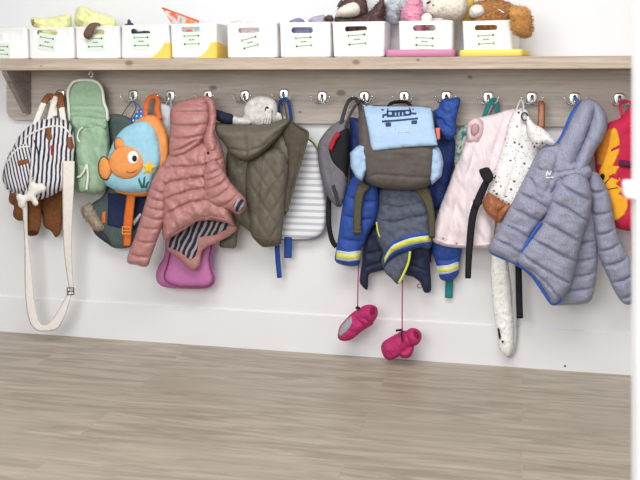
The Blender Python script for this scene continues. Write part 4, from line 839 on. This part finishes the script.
# speckled backpack
t = NT('terrazzo_print')
def speck(t, sc, thr, keep, seed):
    p = t.mapping(t.uv, (1, 1, 1), .5, (seed, seed*1.7, 0)); nv = t.n('ShaderNodeTexNoise'); t.put(nv.inputs['Vector'], t.uv); nv.inputs['Scale'].default_value = 160
    q = t.n('ShaderNodeVectorMath', operation='MULTIPLY_ADD'); t.put(q.inputs[0], nv.outputs['Color']); q.inputs[1].default_value = (.007,)*3; t.put(q.inputs[2], p)
    vo = t.n('ShaderNodeTexVoronoi'); vo.inputs['Scale'].default_value = sc; t.put(vo.inputs['Vector'], q.outputs[0]); vo.distance = 'MANHATTAN'
    a = t.math('SUBTRACT', 1.0, t.step(vo.outputs['Distance'], thr-.05, thr+.03)); k = t.math('GREATER_THAN', t.sep(vo.outputs['Color'])[0], keep); return t.math('MULTIPLY', a, k)
k = t.math('MAXIMUM', speck(t, 62, .33, .55, .3), speck(t, 150, .34, .45, 2.1))
M['terrazzo'] = t.fin(t.mix(k, lin((238, 236, 236)), lin((42, 40, 44))), .6, 0, .35)
M['cognac'] = fabric('cognac_leather', (160, 98, 62), .42, .14, 200, .25, .6, .5)
r = thing('speckled_backpack', 'white backpack with black specks and a tan leather base', 'backpack', A(512, 222, .13))
m = MB().puff([(514, 112), (520, 109.5), (527, 115), (530, 124), (535, 135), (540, 148), (538, 170), (526, 196), (516, 212), (507, 206), (497, 199), (488, 193), (490, 184), (494, 172), (499, 157), (505, 138), (509, 122)], [(108, .105), (130, .113), (220, .13)], .024, .02, R=12, wr=(.005, 12, 70, 1.7), seams=S([[(524, 116), (520, 150), (506, 196)]], .008, 1.4)); m.build('body', M['terrazzo'], r)
MB().puff([(527, 116), (535, 124), (543, 128.5), (551, 136), (556, 142), (552.5, 145.5), (545, 143.5), (541, 145), (538, 147), (533, 144), (527, 134)], .19, .022, .02, R=9, wr=(.004, 9, 30, 1.4)).build('gathered_top', M['terrazzo'], r)
m = MB().puff([(489, 192.5), (498, 198.5), (507, 202.5), (512, 204), (510, 212), (505, 218), (499, 223), (492, 218.5), (486.5, 213), (482.5, 204), (485, 198)], .134, .020, .022, R=9, wr=(.006, 7, 60, 1.4), seams=S([[(508, 204), (500, 210), (498, 221)]], .010, 1.4)); m.build('leather_base', M['cognac'], r)
MB().puff([(521, 118), (522.5, 111), (526, 109.5), (528.6, 113), (528.6, 120), (525, 124)], .135, .01, .01, R=3, step=1.1).build('drawstring_loop', M['off_white'], r)
MB().tube([A(524.6, 116.5, .15)+Vector((.010*math.cos(a), 0, .013*math.sin(a))) for a in np.linspace(0, 6.28, 15)[:-1]], .0024, 8, closed=True).build('ring', M['dark_metal'], r)
MB().strap([(541, 128), (541.5, 116), (541.5, 105), (539.5, 101)], [7.4, 7, 6.6, 6], (.10, .085, .07, .06), .0035).build('leather_handle', M['cognac'], r)
s = MB().strap([(487, 181), (480, 196), (473, 215), (470, 240), (468.6, 262), (468, 278.5)], [7, 8, 7.4, 7.2, 6.4, 6], (.155, .15, .148, .145, .14, .138), .003); so = s.build('shoulder_strap', M['black'], r)
MB().puff([(479, 171), (482, 168.4), (489, 167.8), (493.6, 177.6), (488, 184), (483, 180)], .162, .009, .008, R=3, step=1.1, it=2).build('buckle', M['black'], so)
MB().puff([(473, 201), (480, 196), (482.4, 203), (476, 208)], .158, .005, .005, R=2, step=1, it=1).build('strap_slider', M['black'], so)
s = MB().strap([(518, 225), (518.4, 262), (519, 290), (519.8, 318.5)], 6.6, .075, .0025); so2 = s.build('shoulder_strap', M['black'], r); MB().strap([(516.4, 316), (523.2, 316)], 4, .079, .003).build('strap_end', M['black'], so2)
# white fleece scarf with a face
M['fleece'] = fabric('white_fleece', (250, 249, 246), .98, .04, 240, 1.0); M['fleece_back'] = fabric('grey_white_jersey', (214, 214, 216), .9, .05, 400, .3, .4)
r = thing('fleece_scarf', 'long white fleecy animal scarf hanging down right to the baseboard, with black eye marks', 'scarf', A(507, 357, .05))
m2 = MB().puff([(506, 222), (516, 222), (517, 262), (517, 300), (517.2, 330), (516.4, 345), (513, 355), (508, 357.5), (504, 350), (504, 320), (506, 280)], .028, .011, .011, R=5, wr=(.004, 8, 80, 1.6)); m2.build('jersey_back', M['fleece_back'], r)
m = MB().puff([(490, 222), (506, 222), (507, 258), (510, 280), (512, 305), (513.5, 330), (513, 347), (509, 356.5), (503.5, 354), (499, 347), (496.5, 330), (493.4, 308), (491.6, 290), (490.6, 262)], .045, .018, .015, R=7, wr=(.004, 5, 80, 1)); m.fur(1500, .003, .0022, jit=1.1); m.build('fleece_front', M['fleece'], r)
MB().puff([(497.6, 328), (499.2, 329), (500.6, 335), (500.4, 339.5), (498.8, 338), (498, 333)], .066, .004, .004, step=.9).build('eye_mark', M['black'], r); MB().puff(ell(502.6, 341.6, 1.2, 1.3, 10), .067, .004, .004, step=.7).build('eye_mark', M['black'], r)
# grey blue padded jacket
t = NT('heather_blue_nylon'); nz = t.noise(t.mapping(t.uv, (1, 1.8, 1)), 260, 4, .7); n2 = t.noise(t.mapping(t.uv, (1, 2.2, 1)), 45, 3, .55, 1.5)
t.bump(t.math('ADD', t.math('MULTIPLY', nz, .2), n2), .4, .003); M['heather'] = t.fin(t.mix(t.step(nz, .3, .7), lin((112, 114, 134)), lin((174, 178, 200))), .6, 0, .3)
M['cobalt'] = fabric('cobalt_trim', (56, 98, 188), .6, .1, 500, .3, .5); M['white_print'] = plain('white_print', (238, 240, 244), .6)
r = thing('hooded_jacket', 'large heather grey blue padded jacket with bright blue trim', 'jacket', A(560, 305, .15))
dj = [(98, .12), (140, .17), (180, .195), (305, .195)]
b1 = MB().puff([(572, 175), (590, 172), (597, 200), (597, 235), (597.5, 262), (594.5, 288), (589, 302), (570, 305), (553, 304), (548, 290), (560, 240)], .135, .03, .03, R=12, seams=S([[(560, 259), (578, 260), (598, 257)], [(556, 274), (578, 275), (598, 272)], [(552, 288), (574, 289), (596, 287)], [(565, 244), (598, 240)]], .020, 1.0), wr=(.006, 9, 10, 1.4)); b1.build('back_panel', M['heather'], r)
P = [(597, 180), (606, 225), (626, 300)]
sho = MB().puff([(541, 152), (554, 150), (572, 160), (586, 164), (592, 170), (590, 178), (584, 180), (576, 178), (566, 180), (556, 189), (547, 203), (536, 200), (531, 176)], [(150, .19), (204, .205)], .034, .025, R=12, wr=(.010, 8, 50, 1.8), seams=S([[(536, 168), (556, 172), (580, 168)], [(560, 152), (552, 176), (544, 200)]], .014, 1.2)); sho.build('shoulders', M['heather'], r)
MB().puff([(584, 176), (596, 172), (606, 186), (611, 200), (616, 228), (624, 248), (633, 266), (636, 285), (633.5, 302), (624.5, 304), (616, 294), (608, 277), (599, 256), (594, 232), (589, 205)], [(174, .155), (304, .13)], .034, .03, R=13, seams=S(across([(598, 178), (604, 225), (616, 262), (629, 300)], 20, 7, 2.5, .1, .92), .022, 1.0), wr=(.006, 9, 60, 1.4)).build('sleeve', M['heather'], r)
lp = MB().puff([(541, 148), (556, 143), (568, 150), (572, 175), (562, 196), (552, 209), (541, 222), (532, 237), (525, 254), (517, 264.5), (503, 258), (490.5, 252.5), (490, 244), (502, 222), (515, 197), (527, 173)], [(143, .165), (200, .195), (265, .19)], .036, .026, R=13, seams=S([[(503, 224), (516, 228), (531, 238)], [(494, 238), (508, 243), (524, 254)], [(510, 207), (524, 212), (541, 222)], [(518, 192), (533, 198), (550, 209)], [(526, 176), (543, 184), (560, 196)], [(534, 160), (552, 168), (570, 180)]], .022, 1.0), wr=(.007, 9, 20, 1.5)); lp.build('front_panel', M['heather'], r)
mp = MB().puff([(551, 192), (558, 182), (567, 173), (578, 172), (588, 180), (592, 196), (590, 215), (584, 232), (578, 256), (571, 284), (562, 298), (553, 304), (546, 293), (533, 275), (517, 262), (519, 254), (528, 241), (539, 226), (548, 209)], [(172, .21), (304, .205)], .046, .03, R=16, seams=S([[(550, 200), (566, 206), (590, 222)], [(540, 220), (556, 226), (585, 244)], [(530, 237), (548, 245), (578, 262)], [(521, 252), (540, 264), (570, 282)], [(558, 182), (572, 190), (594, 202)], [(530, 268), (546, 280), (562, 300)]], .026, 1.0), wr=(.007, 10, 25, 1.5)); mp.build('front_panel', M['heather'], r)
MB().tpx([(541.5, 222, .225), (535, 231, .225), (527, 243, .22), (522, 252, .22)], .0048, flat=.7).build('blue_front_edge', M['cobalt'], r)
MB().tpx([(490.3, 246, .19), (491, 252.5, .192), (503, 258, .195), (517, 264, .197), (532, 275, .202), (545, 293, .205), (553, 303.6, .205), (562, 299, .21)], [.003, .004, .005, .006, .007, .0075, .0065, .003], flat=.8).build('blue_hem', M['cobalt'], r)
MB().puff([(540, 150), (548, 146), (556, 142.5), (563, 130), (570, 113.5), (578, 103), (584, 101), (586, 106), (578, 122), (572, 140), (562, 152), (550, 158), (541, 157)], [(100, .105), (160, .17)], .012, .015, R=4).build('blue_hood_lining', M['cobalt'], r)
MB().puff([(580, 103), (585, 99.5), (592, 99.5), (597, 104), (595, 114), (588, 132), (580, 152), (572, 170), (562, 174), (552, 168), (548, 158), (556, 148), (565, 132), (572, 117)], dj, .034, .025, R=11, wr=(.009, 9, 65, 2.2)).build('hood', M['heather'], r)
MB().puff([(593, 102), (600, 105), (606, 114), (607.5, 126), (603, 139), (596, 150), (590, 162), (584, 172), (576, 174), (573, 165), (580, 148), (588, 130), (592, 114)], [(98, .125), (180, .20)], .034, .026, R=10, wr=(.009, 9, 60, 2.2)).build('hood', M['heather'], r)
m = MB()
for q in ([(545.6, 176.4), (547, 170.6), (548.2, 171), (546.8, 176.8)], [(547.4, 171), (550, 174.6), (549.2, 175.4), (546.8, 172)], [(549, 175), (551, 170.4), (552, 170.8), (550, 175.6)], [(545.6, 177.4), (553.4, 176.6), (553.4, 177.8), (545.8, 178.4)]): m.decal(q, sho, .0008, eps=.003, step=.9)
m.build('white_emblem', M['white_print'], r)
MB().tpx([(577, 106, .11), (575, 100, .08), (574.5, 96.5, .057), (579, 101, .08), (583, 105, .12)], .002).build('hanging_loop', M['cobalt'], r)
# tiger backpack
M['crimson'] = fabric('crimson_canvas', (198, 42, 78), .8, .08, 600, .3, .3); M['tiger'] = fabric('tiger_yellow', (246, 178, 48), .85, .06, 500, .3); M['ochre'] = fabric('ochre', (206, 128, 48), .85, .08); M['purple'] = fabric('plum_webbing', (94, 36, 72), .8, .08)
r = thing('tiger_backpack', 'crimson backpack with a yellow tiger face at the white door edge', 'backpack', A(630, 230, .09))
m = MB().puff([(594, 140), (602, 128), (610, 122), (620, 118), (628, 108), (634, 103), (648, 104), (658, 125), (660, 200), (652, 226), (638, 231), (626, 230.5), (614, 226), (606, 210), (597, 180)], [(100, .075), (125, .085), (231, .085)], .034, .035, R=12, wr=(.005, 12, 70, 1.4)); mo = m.build('body', M['crimson'], r)
MB().decal([(596, 142), (604, 132), (611, 128), (612, 150), (604, 166), (597, 164)], m, .002).build('ochre_ear', M['ochre'], mo)
f = MB(); f.decal([(608, 147), (609.5, 136), (612, 129), (614.5, 127.5), (617.5, 131), (619.8, 140), (619.8, 150), (617, 158), (613, 166), (620.5, 166), (616, 173), (621, 180), (616, 184), (624, 190), (619, 194), (627.5, 199), (628, 207), (625, 214.5), (617, 220.5), (610.5, 221), (603, 207), (596.5, 194), (597, 178), (600.5, 168), (604.5, 158)], m, .004); fo = f.build('tiger_face', M['tiger'], mo)
MB().decal(ell(602.4, 176.8, 2.4, 3.5, 16, 10), f, .0015, step=.8).build('eye', M['black'], fo)
MB().decal([(599, 186), (603, 184), (605, 189), (603, 195), (599, 192)], f, .001).build('white_muzzle', M['white_f'], fo)
w_ = MB(); w_.decal([(602.5, 186), (613, 173.4), (613.4, 174.2), (603, 186.8)], f, .0012, step=.9); w_.decal([(603, 190), (618, 187), (618, 187.9), (603, 190.8)], f, .0012, step=.9); w_.build('whiskers', M['black'], fo)
for q in ([(611, 149), (619.5, 144.6), (619.6, 148), (611, 151.4)], [(619, 172), (608, 176), (618.6, 180)]): MB().decal(q, f, .0012, step=1).build('face_stripe', M['crimson'], fo)
MB().strap([(619, 163), (634, 164.5), (655, 164)], 6.5, .125, .003).build('strap_band', M['purple'], r)
MB().tpx([(622, 116, .09), (620, 106, .075), (622, 101, .063), (632, 103, .075), (638, 110, .09)], .005, flat=.5).build('hanging_loop', M['crimson'], r)
MB().strap([(633, 225), (634, 262), (634, 285)], 6, .06, .0025).build('shoulder_strap', M['crimson'], r)
# ================================================================== WHAT THE BINS HOLD
def inside_bin(px, py, d): return A(px, py, d)
M['lemon'] = fabric('pale_lemon_cloth', (232, 234, 176), .8, .06, 400, .3, .8); M['felt_brown'] = fabric('mole_brown_felt', (112, 90, 80), .95, .12, 300, .4)
r = thing('dress_up_cloth', 'pale yellow crumpled cloth with one sleeve end lying across the left bins', 'cloth', A(45, 27, .11))
MB().puff([(32, 24), (30.5, 19.5), (34, 16.8), (42, 18), (52, 17), (60, 15), (70, 14), (71.5, 20), (71.5, 30), (71, 42), (45, 42), (38, 31)], .135, .035, .045, R=9, wr=(.016, 5, 15, 1.8)).build('folded_cloth', M['lemon'], r)
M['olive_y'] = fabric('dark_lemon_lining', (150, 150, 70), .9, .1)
m = MB().puff([(31, 23), (31.5, 18.5), (35, 17), (37, 20), (36.5, 25), (33.5, 27)], .150, .012, .012, R=4); m.build('sleeve_end', M['lemon'], r)
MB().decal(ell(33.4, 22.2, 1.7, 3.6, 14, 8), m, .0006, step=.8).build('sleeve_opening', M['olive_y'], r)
r = thing('yellow_blanket', 'tall heap of pale yellow cloth over the bin with the brown sock tail', 'cloth', A(92, 27, .10))
MB().puff([(82, 29.5), (75, 24), (74.5, 18), (76, 9.5), (80, 6.2), (88, 8), (95, 12), (104, 14), (112, 17.5), (116, 21), (116, 30), (117, 42), (92, 42), (87, 34)], .13, .04, .05, R=11, wr=(.016, 8, 30, 1.3), seams=S([[(82, 8), (88, 16), (84, 26)], [(95, 13), (98, 20), (112, 22)]], .02, 1.5)).build('folds', M['lemon'], r)
r = thing('sock_tail', 'brown felt tail hanging over the front of a bin in front of the yellow heap', 'toy', A(90, 38, .20))
MB().puff([(83.5, 35), (84, 31.5), (87, 26.5), (91, 23.2), (97, 22.6), (101, 24.4), (99, 26), (95.5, 26.5), (94, 31), (92, 36.5), (88, 38.8), (85, 38)], [(22, .185), (28, .205), (39, .205)], .013, .011, R=5, step=1.2).build('tail', M['felt_brown'], r)
MB().puff([(97, 32.5), (98, 30.3), (102, 30.5), (103.5, 33), (103, 40), (97, 40)], .13, .02, .02).build('tail_root', M['black'], r)
M['slate_plush'] = fabric('slate_navy_plush', (72, 74, 104), .95, .2, 300, .8); M['lav_plush'] = fabric('lavender_plush', (142, 142, 178), .95, .15, 300, .8)
r = thing('navy_plush', 'slate navy plush toy, one ear above the rim of the first yellow cornered bin', 'soft toy', A(137, 25, .10))
m = MB().puff([(133, 40), (130, 31), (134, 28.5), (138, 31.5), (144, 31), (150, 32), (151, 42), (140, 45)], .137, .03, .04); m.fur(390, .004, .0016); m.build('body', M['slate_plush'], r)
MB().puff([(127.5, 32), (127.5, 20.5), (130, 19.6), (131.4, 22.6), (133.6, 24.2), (133, 32)], .14, .016, .016, R=3, step=1).build('ear', M['slate_plush'], r)
MB().puff([(127, 40), (125, 29), (124.4, 25.4), (126.4, 23.6), (128, 26), (130.5, 40)], .145, .012, .012, R=3, step=1).build('ear', M['slate_plush'], r)
# comic book
t = NT('comic_cover'); n1 = t.noise(t.uv, 20, 2, .5, 1); M['comic'] = t.fin(t.ramp(n1, [(.34, lin((238, 178, 60))), (.42, lin((232, 128, 60))), (.5, lin((234, 130, 66))), (.55, lin((150, 196, 206))), (.63, lin((226, 206, 196))), (.72, lin((214, 96, 78)))]), .4)
r = thing('comic_book', 'orange and teal picture book slanting out of its bin', 'book', A(182, 23, .10))
y0 = [list(A(x, y, d)) for x, y, d in ((162.3, 8, .145), (199, 21.5, .135), (200, 40, .135), (182, 42, .145))]
m = MB(); n_ = Vector((.25, -1, 0)).normalized(); f0 = [Vector(p) for p in y0]
m.raw([p+n_*.003 for p in f0]+[p-n_*.003 for p in f0], [(3, 2, 1, 0), (4, 5, 6, 7), (0, 1, 5, 4), (1, 2, 6, 5), (2, 3, 7, 6), (3, 0, 4, 7)]); m.build('pages', M['white_f'], r, flat=True)
m = MB(); m.raw([p+n_*.0031 for p in f0]+[p+n_*.0042 for p in f0], [(0, 1, 2, 3), (7, 6, 5, 4), (4, 5, 1, 0), (5, 6, 2, 1), (6, 7, 3, 2), (7, 4, 0, 3)]); m.build('cover', M['comic'], r, flat=True)
M['coral_spine'] = fabric('coral_spine', (222, 112, 70), .5, .05)
m = MB(); m.tube([f0[0]+n_*.002, f0[1]+n_*.002], .0035, 8); m.build('spine', M['coral_spine'], r)
M['shell'] = fabric('shell_pink_cloth', (224, 212, 212), .9, .08, 300, .5, .7)
r = thing('shell_cloth', 'pinkish white soft cloth low in the bin with the steeply tilted card', 'cloth', A(248, 22, .10))
MB().puff([(241, 42), (235, 27), (229.5, 23.6), (233, 21), (240, 20.6), (243, 22.4), (250, 21.6), (262, 23), (270, 25), (270, 42)], .137, .03, .04, R=8, wr=(.006, 7, 10, 1.4)).build('cloth', M['shell'], r)
r = thing('lavender_plush', 'small lavender plush with rounded back over the bin next to the monkey', 'soft toy', A(305, 22, .10))
m = MB().puff([(292, 40), (289, 23), (293, 19.6), (298, 18), (303, 19.4), (306, 23), (313, 28), (313, 40)], .137, .03, .04, R=8); m.fur(650, .004, .0016); m.build('body', M['lav_plush'], r)
r = thing('lavender_plush', 'pale speckled lavender plush rising beside the dark brown monkey arm', 'soft toy', A(318, 22, .09))
M['pale_lav'] = fabric('pale_lavender_plush', (184, 180, 200), .95, .2, 260, .9)
m = MB().puff([(311, 34), (308.5, 22), (312, 17.5), (318, 16), (324, 15.2), (326, 19), (327, 34)], .065, .02, .02, R=7); m.fur(780, .005, .0016); m.build('body', M['pale_lav'], r)
# plush monkey
M['cocoa'] = fabric('cocoa_plush', (106, 84, 82), .97, .25, 240, 1.0); M['cream_plush'] = fabric('cream_plush', (232, 224, 212), .97, .08, 240, .9)
r = thing('plush_monkey', 'dark brown fluffy plush monkey with a big cream face', 'soft toy', A(355, 22, .10))
m = MB().puff([(346, 36), (337.5, 24), (335, 19.5), (336, 16.5), (344, 18), (356, 17), (366, 14), (374, 8), (380, 0), (384, -6), (384, 14), (382, 36), (360, 38)], .105, .035, .02, R=8); m.fur(1950, .014, .0018, jit=.8); m.build('body', M['cocoa'], r)
m = MB().puff([(338, 14), (339, 6), (346, -2), (352, -8), (360, -7), (366, 0), (367.5, 9), (366, 17), (352, 20), (342, 19)], .10, .045, .045, R=12); m.fur(1170, .007, .0016); m.build('head', M['cocoa'], r)
f = MB().puff([(336.5, 16), (338, 9.5), (344, 5), (350, 1.4), (356, .6), (360.5, 5), (361.5, 12), (357, 16.5), (346, 17.6)], .128, .032, .02, R=9, wr=(.002, 6, 0, 1)); f.build('face', M['cream_plush'], r)
MB().puff([(337, 7), (339, 2), (342, -.5), (343, 3), (341, 6)], .11, .012, .012, R=3, step=1).build('ear', M['cocoa'], r)
m = MB().puff([(324.5, 20), (325, 17), (328.5, 15.4), (332.5, 16.6), (333.5, 20.6), (329, 21.4)], .13, .016, .016, R=4, step=1.2); m.fur(260, .006, .0016); m.build('paw', M['cocoa'], r)
M['fluff'] = fabric('white_grey_fluff', (226, 230, 238), .98, .15, 200, 1.0); M['rose_fluff'] = fabric('rose_fluff', (246, 178, 204), .98, .12, 200, 1.0)
r = thing('fluffy_toy', 'whitish grey long haired plush between monkey and pink plush', 'soft toy', A(389, 25, .09))
m = MB().puff([(383.6, 20), (383.5, 9), (387, 3), (394, 0), (402, -4), (410, -2), (408, 8), (399, 12), (397, 22), (391, 21.6)], .055, .015, .02, R=8); m.fur(1950, .018, .0018, droop=.5, jit=.9); m.build('fur', M['fluff'], r)
r = thing('pink_plush', 'bright pink fluffy plush between the grey fluff and the cream bear', 'soft toy', A(411, 21, .11))
m = MB().puff([(411, 36), (404, 24), (402.5, 11), (407, 5.5), (415, 4.5), (421, 7), (423.5, 14), (424, 34)], .12, .035, .03, R=10); m.fur(1690, .014, .0018, jit=.9); m.build('body', M['rose_fluff'], r)
m = MB().puff([(406, 8), (409, 1), (416, -4), (420, -3), (422, 6), (417, 9)], .11, .03, .03, R=8); m.fur(650, .009, .0016); m.build('head', M['rose_fluff'], r)
M['cream2'] = fabric('ivory_plush', (242, 234, 222), .97, .07, 240, .9)
r = thing('cream_bear', 'large cream plush bear with small black eyes above the mauve based bin', 'soft toy', A(445, 20, .10))
m = MB().puff([(426, 15), (427, 6), (431, -2), (440, -10), (454, -12), (464, -5), (468, 5), (466.5, 14), (461, 19), (450, 20.2), (436, 20)], .105, .06, .045, R=18, wr=(.002, 10, 0, 1)); m.fur(3380, .004, .0016); m.build('head', M['cream2'], r)
hd_ = m
for x, y, rx in ((428.4, 2.4, 2.4), (433, 5.2, .8)): MB().decal(ell(x, y, rx, 1.0, 12, -25), hd_, .003, eps=.003, step=.8).build('eye', M['black'], r)
m = MB().puff([(430, 34), (430, 22), (438, 18), (450, 18), (451, 34)], .10, .035, .04); m.build('body', M['cream2'], r)
m = MB().puff([(430, 22), (433, 17.6), (442, 17), (445, 20.2), (440, 23)], .125, .018, .018, R=4); m.build('arm', M['shell'], r)
r = thing('white_ball', 'small round white soft ball at the left rim of the mauve based bin', 'ball', A(426.8, 22, .16))
MB().ball(A(426.8, 19, .165), .020, sc=(1, .7, 1)).build('ball_body', M['white_plush'], r)
M['lion'] = fabric('golden_plush', (224, 172, 106), .97, .15, 240, 1.0); M['tan_plush'] = fabric('chestnut_plush', (180, 130, 82), .97, .2, 240, 1.0); M['sun'] = fabric('sunny_plush', (240, 206, 96), .97, .08, 240, .8)
r = thing('plush_dog', 'chestnut plush dog with white muzzle and golden ear drooping over the last bin', 'soft toy', A(495, 20, .10))
m = MB().puff([(471, 12), (474, 4), (482, .8), (494, -.5), (505, 1.5), (513, 6), (516, 14), (513, 24), (510, 36), (474, 36), (471, 22)], .10, .045, .045, R=12); m.fur(3120, .010, .0018, jit=.8); m.build('head', M['tan_plush'], r); dh_ = m
m = MB().puff([(469.5, 14), (470.5, 8), (475, 4.8), (482, 5.6), (486, 10), (484.5, 15.5), (478, 18), (472, 17.6)], .135, .028, .022, R=7); m.fur(650, .003, .0016); m.build('muzzle', M['white_plush'], r)
m = MB().puff([(511, 9), (517, 7.6), (524, 8.4), (529, 13), (531.5, 22), (531, 31), (528, 36), (523, 35.4), (516, 33), (512.5, 28), (512, 18)], [(7, .15), (14, .215), (38, .222)], .02, .018, R=6); m.fur(3120, .015, .0018, droop=.6, jit=.8); m.build('ear', M['lion'], r)
MB().decal([(497.8, 9.6), (499.4, 9.4), (504.6, 12.6), (503.6, 13.2)], dh_, .004, eps=.004, step=.8).build('closed_eye', M['white_f'], r)
r = thing('yellow_plush', 'sunny yellow plush squeezed between the cream bear and the chestnut dog', 'soft toy', A(467, 20, .06))
m = MB().puff([(461, 24), (463, 6), (464, -8), (472, -8), (474, 4), (471, 12), (470, 24)], .045, .02, .02, R=5); m.build('body', M['sun'], r)
# ================================================================== LIGHT, WORLD, CAMERA
w = bpy.data.worlds.new('World'); bpy.context.scene.world = w; w.use_nodes = True
w.node_tree.nodes['Background'].inputs[0].default_value = (.95, .97, 1, 1); w.node_tree.nodes['Background'].inputs[1].default_value = .40
def area(name, loc, tgt, sx, sy, e, col):
    l = bpy.data.lights.new(name, 'AREA'); l.shape = 'RECTANGLE'; l.size = sx; l.size_y = sy; l.energy = e; l.color = col
    o = bpy.data.objects.new(name, l); C.objects.link(o); o.location = loc; o.rotation_euler = (Vector(tgt)-Vector(loc)).to_track_quat('-Z', 'Y').to_euler()
area('window_daylight', (-1.2, -4.5, 1.9), (-.3, 0, .6), 2.4, 1.6, 78, (1, .98, .95))
area('ceiling_lamp', (-.3, -2.1, 2.62), (-.3, -1.5, 0), 2.4, 1.0, 56, (1, .97, .93))
cam = bpy.data.cameras.new('Camera'); co = bpy.data.objects.new('Camera', cam); C.objects.link(co); bpy.context.scene.camera = co
cam.sensor_width = 36; cam.lens = F/640*36; cam.shift_y = -(240-HY)/640; co.location = CAM; co.rotation_euler = (math.pi/2, 0, TH)
cam.clip_start = .05; cam.dof.use_dof = True; cam.dof.focus_distance = 3.1; cam.dof.aperture_fstop = 8
vs = bpy.context.scene.view_settings; vs.view_transform = 'Standard'; vs.look = 'None'; vs.gamma = 1; vs.use_curve_mapping = False; vs.exposure = 0.06
